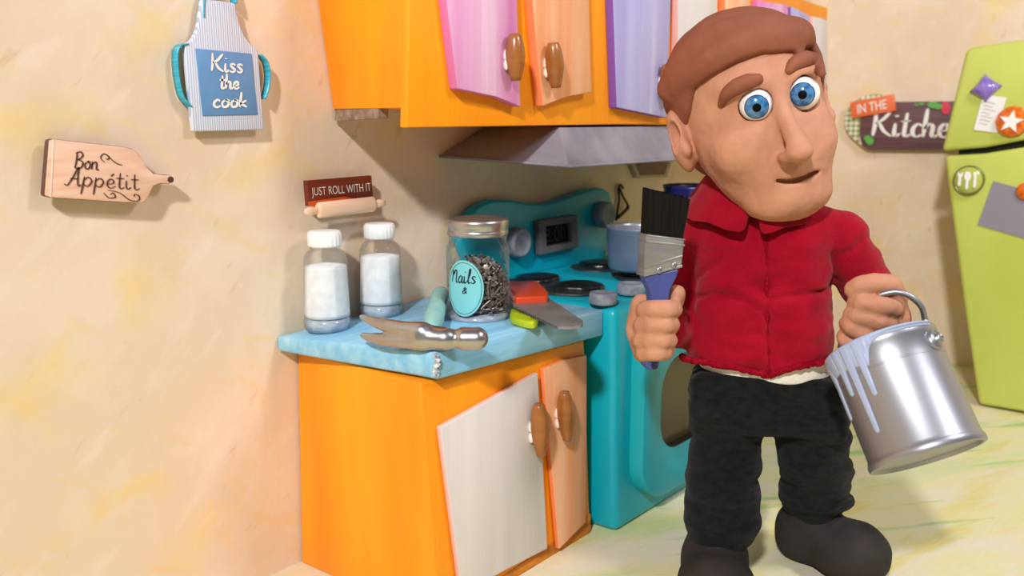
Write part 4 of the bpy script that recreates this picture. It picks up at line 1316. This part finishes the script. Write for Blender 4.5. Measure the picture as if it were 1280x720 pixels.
# keep it off the inside of the head
i0 = np.round((hf.lo - B.lo) / B.h).astype(int)
roll = [PL(*p) for p in ()]
rp_px = [(846, 118), (856, 104), (872, 92), (893, 78), (918, 64), (945, 54), (972, 50), (993, 50), (1006, 53)]
rp3 = [hit(*p) + unit(hit(*p) - HC) * .012 for p in rp_px]
hf.add(tubef(catmull(rp3, 3), list(np.interp(np.linspace(0, 1, 3 * 8 + 1), [0, .15, .5, .85, 1], [.022, .034, .042, .036, .016]))), .03)
rp2 = [hit(*p) + unit(hit(*p) - HC) * .016 for p in ((842, 112), (856, 84), (885, 56), (925, 40), (965, 38), (995, 46))]
hf.add(tubef(catmull(rp2, 3), .032), .04)
V, F = hf.mesh(); V = relax(V, F, 2)
V = V + vnormals(V, F) * (vnoise(V, (26, 26, 26), 5) * .0022)[:, None]
mk('hair', W(V), F, M['hair'], pup, smooth=True, normals=False)

# ---- jacket
J = Field((-.44, -.34, .62), (.50, .36, 1.46), .0068)
J.add(rbox(PL(951, 375, .02), (.212, .140, .30), .115))
J.add(rbox(PL(950, 425, .02), (.216, .145, .17), .11), .05)
J.add(tubef([PL(885, 292, .03), PL(950, 280, .02), PL(1048, 298, .03)], [.082, .10, .082]), .05)
J.add(tubef([PL(882, 296, .03), PL(862, 355, .06), PL(853, 405, .0), PL(838, 412, -.13)], [.085, .082, .078, .062]), .02)
J.add(tubef([PL(1050, 300, .03), PL(1076, 345, .06), PL(1106, 394, .04), PL(1104, 394, -.10)], [.085, .080, .078, .068]), .02)
def crease(P, r, k=.02): J.add(tubef([loc(p) for p in P], r), k, 's')
def jhit(px, py):
    d = ray(px, py); q0 = loc(CAM); dl = A(d @ LX, d @ LY, d @ LZ); t = 2.0
    while t < 3.4:
        p = q0 + dl * t
        if J.sample(p) < 0: return p
        t += .004
    return PL(px, py, -.12)
for pts, r in ((((866, 374), (890, 366), (915, 371), (938, 378), (958, 392)), .006), (((962, 374), (985, 371), (1010, 368), (1036, 364)), .007),
               (((868, 352), (885, 335), (905, 326)), .006), (((1044, 318), (1042, 350), (1043, 385), (1042, 420)), .009), (((864, 330), (866, 370), (862, 410)), .008),
               (((1052, 320), (1066, 312), (1078, 302)), .005), (((1046, 362), (1062, 364), (1080, 362)), .006), (((959, 272), (959, 330), (960, 390), (961, 440), (961, 470)), .005)):
    J.add(tubef([jhit(*p) for p in pts], r), .014, 's')
sl, X, Y, Z = J.box(J.lo, J.lo + J.h * J.n)
hl, hm_, hr = PL(853, 452, -.12), PL(961, 472, -.13), PL(1034, 455, -.12)
zh = np.interp(X, [hl[0] - .05, hl[0], hm_[0], hr[0], hr[0] + .1], [hl[2] + .005, hl[2], hm_[2], hr[2], hr[2] + .01])
zh = zh + np.clip((Y + .02) * .25, 0, .05)
J.F = -smin(-J.F, -((zh - Z) * np.ones_like(J.F)).astype(np.float32), .008)
V, F = J.mesh(); V = relax(V, F, 2)
N_ = vnormals(V, F)
V = V + N_ * (vnoise(V, (9, 9, 22), 11) * .007 + vnoise(V, (22, 22, 40), 12) * .0035)[:, None]
jk = mk('jacket', W(V), F, M['red'], pup, smooth=True, normals=False)
# hem and front seam: rough stitched ridges that follow the jacket
J.F = J.F.astype(np.float32)
hemP = [jhit(x, y) for x, y in ((856, 449), (866, 451), (885, 453.5), (910, 458), (935, 463), (952, 467.5), (961, 469.5), (972, 465), (995, 459), (1015, 455.5), (1030, 452.5))]
def rough(P, r, seed, amp=.35, n=10):
    q = catmull(P, 6); r_ = np.random.default_rng(seed)
    return tube([p + r_.normal(size=3) * .0015 for p in q], [r * (1 + amp * r_.uniform(-1, 1)) for _ in q], n)
V, F = rough([PL(852, 445, -.06)] + hemP + [PL(1040, 452, -.06)], .0105, 3, .16)
mk('hem', W(np.array(V)), F, M['red_dark'], jk, smooth=True)
seamP = [jhit(x, y) for x, y in ((957, 272), (957, 300), (958, 330), (958, 360), (959, 390), (960, 420), (961, 445), (961, 466))]
V, F = rough(seamP, .006, 4, .3)
mk('front_seam', W(np.array(V)), F, M['red_dark'], jk, smooth=True)
# collar: folded band open at the front
cc = PL(944, 247, .02)
mbc = MB(); n = 44; prof = [(.125, .080), (.150, .055), (.185, .0), (.212, -.038), (.206, -.052), (.17, -.015), (.13, .035), (.11, .075)]
V = []; F = []
for i in range(n):
    t = math.radians(-86 + 352 * i / (n - 1)) ; tt = t
    endf = min(i, n - 1 - i) / 6.0
    for (r, z) in prof:
        w = 1.0
        wob = .006 * math.sin(5 * tt) + .004 * math.sin(11 * tt + 1)
        r = r * (1 - .16 * max(0, math.cos(t)))
        V.append(cc + A(r * w * 1.08 * math.cos(t + 0), r * w * .95 * math.sin(t), z * 1.0 - .008 * max(0, 1 - endf) + wob + .035 * math.sin(t)))
m_ = len(prof)
for i in range(n - 1):
    for k in range(m_): F.append([i * m_ + k, i * m_ + (k + 1) % m_, (i + 1) * m_ + (k + 1) % m_, (i + 1) * m_ + k])
F.append(list(range(m_))); F.append([(n - 1) * m_ + k for k in range(m_)])
c_ = mk('collar', W(np.array(V)), F, M['red'], jk, smooth=True)
ss = c_.modifiers.new('sub', 'SUBSURF'); ss.levels = 1; ss.render_levels = 2

# ---- shirt band under the hem
a0, a1 = PL(955, 468, -.11), PL(955, 436, -.11)
V = []; F = []; n = 64
for z in (a0[2] - .03, a0[2], a1[2]):
    for i in range(n):
        t = 2 * math.pi * i / n; ca, sa = math.cos(t), math.sin(t)
        V.append(A(a0[0] + .205 * abs(ca) ** .8 * np.sign(ca), .02 + .138 * abs(sa) ** .8 * np.sign(sa), z))
F = [[j * n + i, j * n + (i + 1) % n, (j + 1) * n + (i + 1) % n, (j + 1) * n + i] for j in range(2) for i in range(n)]
F += [list(range(n)), [2 * n + i for i in range(n)]]
mk('shirt', W(np.array(V)), F, M['shirt'], pup, bevel=.01)

# ---- trousers
T = Field((-.36, -.36, .1), (.42, .46, .95), .0068)
tz = PL(960, 473, -.12)[2]
T.add(rbox(A(PL(960, 500, .02)[0], .02, tz - .10), (.243, .150, .10), .045))
T.add(tubef(LL[:3], [.118, .115, .116]), .035)
T.add(tubef(LR[:3], [.118, .118, .112]), .035)
for L_, r in ((LL, .1), (LR, .108)):
    b = L_[2]
    for k, dz in enumerate((.0, .045, .10)):
        T.add(ell(b + A((-1) ** k * .006, -.004 * k, dz - .01), (r + .012 - .004 * k, r + .012 - .004 * k, .03)), .02)
V, F = T.mesh(); V = relax(V, F, 2); N_ = vnormals(V, F)
V = V + N_ * (vnoise(V, (7, 7, 26), 21) * .013 + vnoise(V, (14, 14, 40), 22) * .006)[:, None]
tr = mk('trousers', W(V), F, M['black'], pup, smooth=True, normals=False)
V, F = rough([PL(962, y, -.138) for y in (474, 495, 515, 535)] , .004, 8, .5)

# ---- boots
for (hh, tt, L_, r, wd) in ((fl_h, fl_t, LL, .098, 1), (fr_h, fr_t, LR, .102, 1)):
    b = Field(np.minimum(hh, tt) - A(.2, .22, .03), np.maximum(hh, tt) + A(.2, .22, .40), .0068)
    dv = unit(A(tt[0] - hh[0], tt[1] - hh[1], 0))
    b.add(tubef([L_[2] + A(0, 0, .0), A(hh[0], hh[1], .13), A(hh[0], hh[1], .08)], [.086, .098, .094]))
    b.add(tubef([A(hh[0], hh[1], .085), A(tt[0], tt[1], .085)], [.092, .100]), .05)
    b.add(ell(A(tt[0], tt[1], .09) + dv * .01, (.108, .108, .088)), .05)
    sl, X, Y, Z = b.box(b.lo, b.lo + b.h * b.n)
    b.F = -smin(-b.F, -((.0 - Z) * np.ones_like(b.F)).astype(np.float32), .03)
    V, F = b.mesh(); V = relax(V, F, 2); N_ = vnormals(V, F)
    V = V + N_ * (vnoise(V, (8, 8, 11), int(100 * r)) * .011 + vnoise(V, (24, 24, 24), 77) * .002)[:, None]
    V[:, 2] = np.maximum(V[:, 2], 0.0)
    mk('boot', W(V), F, M['boot'], pup, smooth=True, normals=False)

# ================================================================== PAINT BRUSH (in the fist)
pb = thing('paint_brush', W(PL(814, 462, HB)), 'flat paint brush with black bristles and blue handle upright in the puppet fist', 'paint brush')
BX = -(LX * .55) + LY * .83       # the brush is turned a little, so that its left edge shows
def bp_(x, y, o=0.0): return W(PL(x, y, HB - .028)) + BX * o
def slab(pts, o0, o1): return prism([bp_(x, y, o0) for x, y in pts], BX * (o1 - o0))
# bristles: thin strands side by side
mb = MB(); ns = 34; rr = np.random.default_rng(9)
for row, (o0, o1) in enumerate(((0, .013), (.012, .026), (.025, .04))):
    for k in range(ns):
        u0, u1 = k / ns, (k + 1) / ns - .004
        j = rr.uniform(-1.2, .8)
        def e(u, b): return (808 + (853.5 - 808) * u, 297 + 2.0 * u) if b else (811 + (863 - 811) * u, 237.5 + 11.5 * u + j - row * .8)
        pts = [e(u0, 1), e(u1, 1), e(u1, 0), e(u0, 0)]
        jo = rr.uniform(-.0012, .0012)
        V, F = slab(pts, o0 + jo, o1 + jo); mb.add(V, F)
mb.build('bristles', M['bristle'], pb)
V, F = slab([(807, 292), (855.5, 298), (853.5, 317), (851.5, 335.5), (828, 341), (804, 347), (805.5, 318)], -.004, .046)
fe = mk('ferrule', V, F, M['ferrule'], pb, bevel=.006, segs=3)
mb = MB()
for pts in (((806.5, 300), (855, 305), (854.8, 308), (806.2, 303)), ((804.5, 332), (852.5, 318), (852.3, 321.5), (804.2, 335.5)), ((806.8, 293), (855.6, 298.5), (855.4, 300.5), (806.6, 295.2)), ((804, 342.5), (852, 330.5), (851.7, 334), (803.8, 346))):
    V, F = slab(pts, -.0065, .0485); mb.add(V, F)
mb.build('ferrule_rib', M['ferrule'], fe, bevel=.0015)
for (x, y) in ((823.5, 337.5), (842, 331.5)):
    V, F = lathe([(.011, 0), (.0105, .003), (.006, .005), (.001, .0052)], bp_(x, y, -.0045), -BX, 18, cap=False); s_ = mk('rivet', V, F, M['silver'], fe, smooth=True)
    V, F = slab([(x - 2.2, y - .5), (x + 2.2, y - .5), (x + 2.2, y + .5), (x - 2.2, y + .5)], -.0115, -.009); V2, F2 = slab([(x - .5, y - 2.2), (x + .5, y - 2.2), (x + .5, y + 2.2), (x - .5, y + 2.2)], -.0115, -.009)
hpts = [(805, 345.5), (828, 340), (850.5, 334.5), (846, 348), (838.5, 362), (837, 374), (836, 395), (832, 420), (827, 445), (825, 456), (820, 463), (813, 464), (807, 459), (806, 450), (810, 425), (813, 400), (814.5, 376), (813, 364), (808, 354)]
V, F = slab(hpts, .0, .04)
hd_ = mk('handle', V, F, M['brush_blue'], pb, bevel=.012, segs=3)
V, F = lathe([(.001, 0), (.012, 0), (.012, .004), (.001, .004)], bp_(818, 454, -.001), -BX, 18, sy=1.5, cap=False)
mk('hang_hole', V, F, M['brush_hole'], hd_, smooth=False)

# ================================================================== PAINT CAN (hanging from the other fist)
YK = HK - .05
tc_ = W(PL(1100, 430, YK)); bc_ = None
vd = unit(A(tc_[0] - CAM[0], tc_[1] - CAM[1], 0)); vr = A(vd[1], -vd[0], 0)
pd = math.radians(17.5); s8 = math.sin(math.radians(9)); c8 = math.cos(math.radians(9)); t25 = math.radians(25.3)
vup = A(0, 0, 1) * math.cos(pd) + vd * math.sin(pd); vfw = vd * math.cos(pd) - A(0, 0, 1) * math.sin(pd)
KA = unit(vr * (-math.sin(t25) * c8) + vup * (math.cos(t25) * c8) + vfw * s8)
mpp = np.linalg.norm(tc_ - CAM) / FPX * 1.03
KR = 60.5 * mpp; KH = 131 * mpp / c8 * 1.0
KB = tc_ - KA * KH
# angular frame: th = 0 points at the viewer, + to the right
kf = unit(-vfw - KA * (-vfw @ KA)); kr = np.cross(KA, kf); kr = kr if kr @ vr > 0 else -kr
cn = thing('paint_can', KB, 'silver toy paint can with pale blue drips hanging tilted from the puppet hand', 'paint can')
uvk = (kf, kr, KA)
prof = [(.001, .012), (KR * .9, .010), (KR * .94, 0), (KR * 1.015, .002), (KR * 1.025, .006), (KR * 1.025, .016), (KR * 1.01, .021), (KR * .985, .032), (KR * .985, KH * .74), (KR * .992, KH * .742), (KR * .992, KH * .752), (KR * .985, KH * .755),
        (KR * .985, KH - .03), (KR * 1.0, KH - .026), (KR * 1.0, KH - .004), (KR * .985, KH), (KR * .95, KH), (KR * .945, KH - .02), (KR * .94, .03), (.001, .026)]
V, F = lathe(prof, KB, KA, 72, uv=uvk, cap=False)
mk('bucket', V, F, M['silver'], cn, smooth=True).modifiers.new('es', 'EDGE_SPLIT').split_angle = math.radians(35)
def can(th, z, o=0.0): return KB + KA * z + (kf * math.cos(th) + kr * math.sin(th)) * (KR * .985 + o)
# paint: columns over the angle, each running from the rim down to its drip length
ths = np.radians(np.arange(-118, 61, 1.0)); V = []; F = []
def low(d):
    """lower edge of the paint, metres below the rim, at angle d in degrees"""
    base_ = KR * np.interp(d, [-118, -100, -60, -35, -26, -20, -14, -8, 0, 20, 60], [.40, .40, .40, .42, .46, .50, .22, .13, .085, .07, .06])
    for (c, w, l) in ((-79, 6.0, 1.20), (-53, 3.9, .86), (-39, 3.4, 1.62), (-25.5, 3.2, 1.02), (-100, 5, 1.0)):
        t = abs(d - c) / w
        if t < 1: base_ = max(base_, KR * l - .012 * (1 - math.sqrt(max(0, 1 - t * t))))
    return base_
for th in ths:
    d = math.degrees(th); L_ = low(d)
    for (z, o) in ((KH - .002, .0035), (KH - .006, .0065), (KH - L_ * .5, .0045), (KH - L_, .0035), (KH - L_ - .003, -.0005)):
        V.append(can(th, z, o + (.0 if z < KH - .03 else .004)))
for i in range(len(ths) - 1):
    for k in range(4): F.append([i * 5 + k, i * 5 + k + 1, (i + 1) * 5 + k + 1, (i + 1) * 5 + k])
pdp = mk('paint_drips', V, F, M['paint_blue'], cn, smooth=True)
ths2 = np.radians(np.arange(-118, 61, 3.0)); V = []; F = []
for th in ths2:
    for (r, z) in ((KR * 1.006, KH - .004), (KR * .99, KH + .0025), (KR * .945, KH + .0025), (KR * .938, KH - .03)):
        V.append(KB + KA * z + (kf * math.cos(th) + kr * math.sin(th)) * r)
for i in range(len(ths2) - 1):
    for k in range(3): F.append([i * 4 + k, i * 4 + k + 1, (i + 1) * 4 + k + 1, (i + 1) * 4 + k])
mk('rim_paint', V, F, M['paint_blue'], cn, smooth=True)
# seam, ears and bail
EA = math.radians(58)
for th in (EA, EA + math.pi):
    q = can(th, KH - .055, -.004); o_ = unit(kf * math.cos(th) + kr * math.sin(th))
    V, F = lathe([(.028, 0), (.028, .008), (.020, .014), (.013, .016), (.013, .024), (.009, .026), (.001, .026)], q, o_, 24, cap=False)
    mk('ear', V, F, M['silver'], cn, smooth=True)
e1 = can(EA, KH - .055, .018); e2 = can(EA + math.pi, KH - .055, .018)
grip = W(PL(1094, 370, HK - .012)); gr2 = W(PL(1080, 369.5, HK + .02))
arc_ = [e1, W(PL(1158.5, 405, HK - .02)), W(PL(1152, 384, HK - .02)), W(PL(1137, 370, HK - .02)), W(PL(1118, 365, HK - .018)), grip, gr2]
P2 = W(PL(1066, 385, HK + .10)); P3 = W(PL(1052, 420, HK + .14))
q = catmull(arc_ + [P2, P3, e2], 6)
V, F = tube([e1 - (e1 - KB) * 0 + A(0, 0, 0)] + q[1:], .0085, 10)
mk('bail', V, F, M['silver'], cn, smooth=True)

# ================================================================== LIGHT
def area(name, p, target, size, power, col=(1, 1, 1)):
    l = bpy.data.lights.new(name, 'AREA'); l.shape = 'DISK'; l.size = size; l.energy = power; l.color = col
    o = bpy.data.objects.new(name, l); COL.objects.link(o); o.location = p
    o.rotation_euler = (Vector(target) - Vector(p)).to_track_quat('-Z', 'Y').to_euler()
    return o


area('key_lamp', (-4.6, -1.5, 6.1), (3.0, 1.4, .9), 0.6, 715, (1, .985, .965))
area('fill_lamp', (3.0, -1.6, 4.3), (4.9, 1.0, .8), 1.1, 112, (.98, .98, 1))
wd = bpy.data.worlds.new('World'); scn.world = wd; wd.use_nodes = True
wd.node_tree.nodes['Background'].inputs['Color'].default_value = (1.0, .97, .95, 1)
wd.node_tree.nodes['Background'].inputs['Strength'].default_value = .16

# ================================================================== CAMERA
cam = bpy.data.cameras.new('camera'); co = bpy.data.objects.new('camera', cam); COL.objects.link(co)
cam.sensor_width = 36; cam.lens = FPX / 1280 * 36; cam.clip_start = .05
Rm = Matrix(((D1 @ RT, D1 @ UPC * 0, 0), (0, 0, 0), (0, 0, 0)))
right = A(D1 @ RT, D2 @ RT, 0); cup = A(D1 @ A(0, 1, 0), D2 @ A(0, 1, 0), UPC @ A(0, 1, 0)); fwd = A(D1 @ A(0, 0, 1), D2 @ A(0, 0, 1), UPC @ A(0, 0, 1))
mw = Matrix([[right[0], cup[0], -fwd[0], 0], [right[1], cup[1], -fwd[1], 0], [right[2], cup[2], -fwd[2], H], [0, 0, 0, 1]])
co.matrix_world = mw
cam.dof.use_dof = True; cam.dof.focus_distance = 2.75; cam.dof.aperture_fstop = 2.0
scn.camera = co
scn.view_settings.view_transform = 'Standard'; scn.view_settings.look = 'None'
scn.view_settings.gamma = 1; scn.view_settings.exposure = 0
scn.view_settings.use_curve_mapping = False

# groups of like things
for o in scn.objects:
    if o.parent is None:
        if o.name.startswith('salt_jar'): o['group'] = 'salt jars on the counter'
        elif o.get('category') == 'magnet': o['group'] = 'magnets on the fridge doors'
        elif o.get('category') == 'pot': o['group'] = 'pots on the stove'
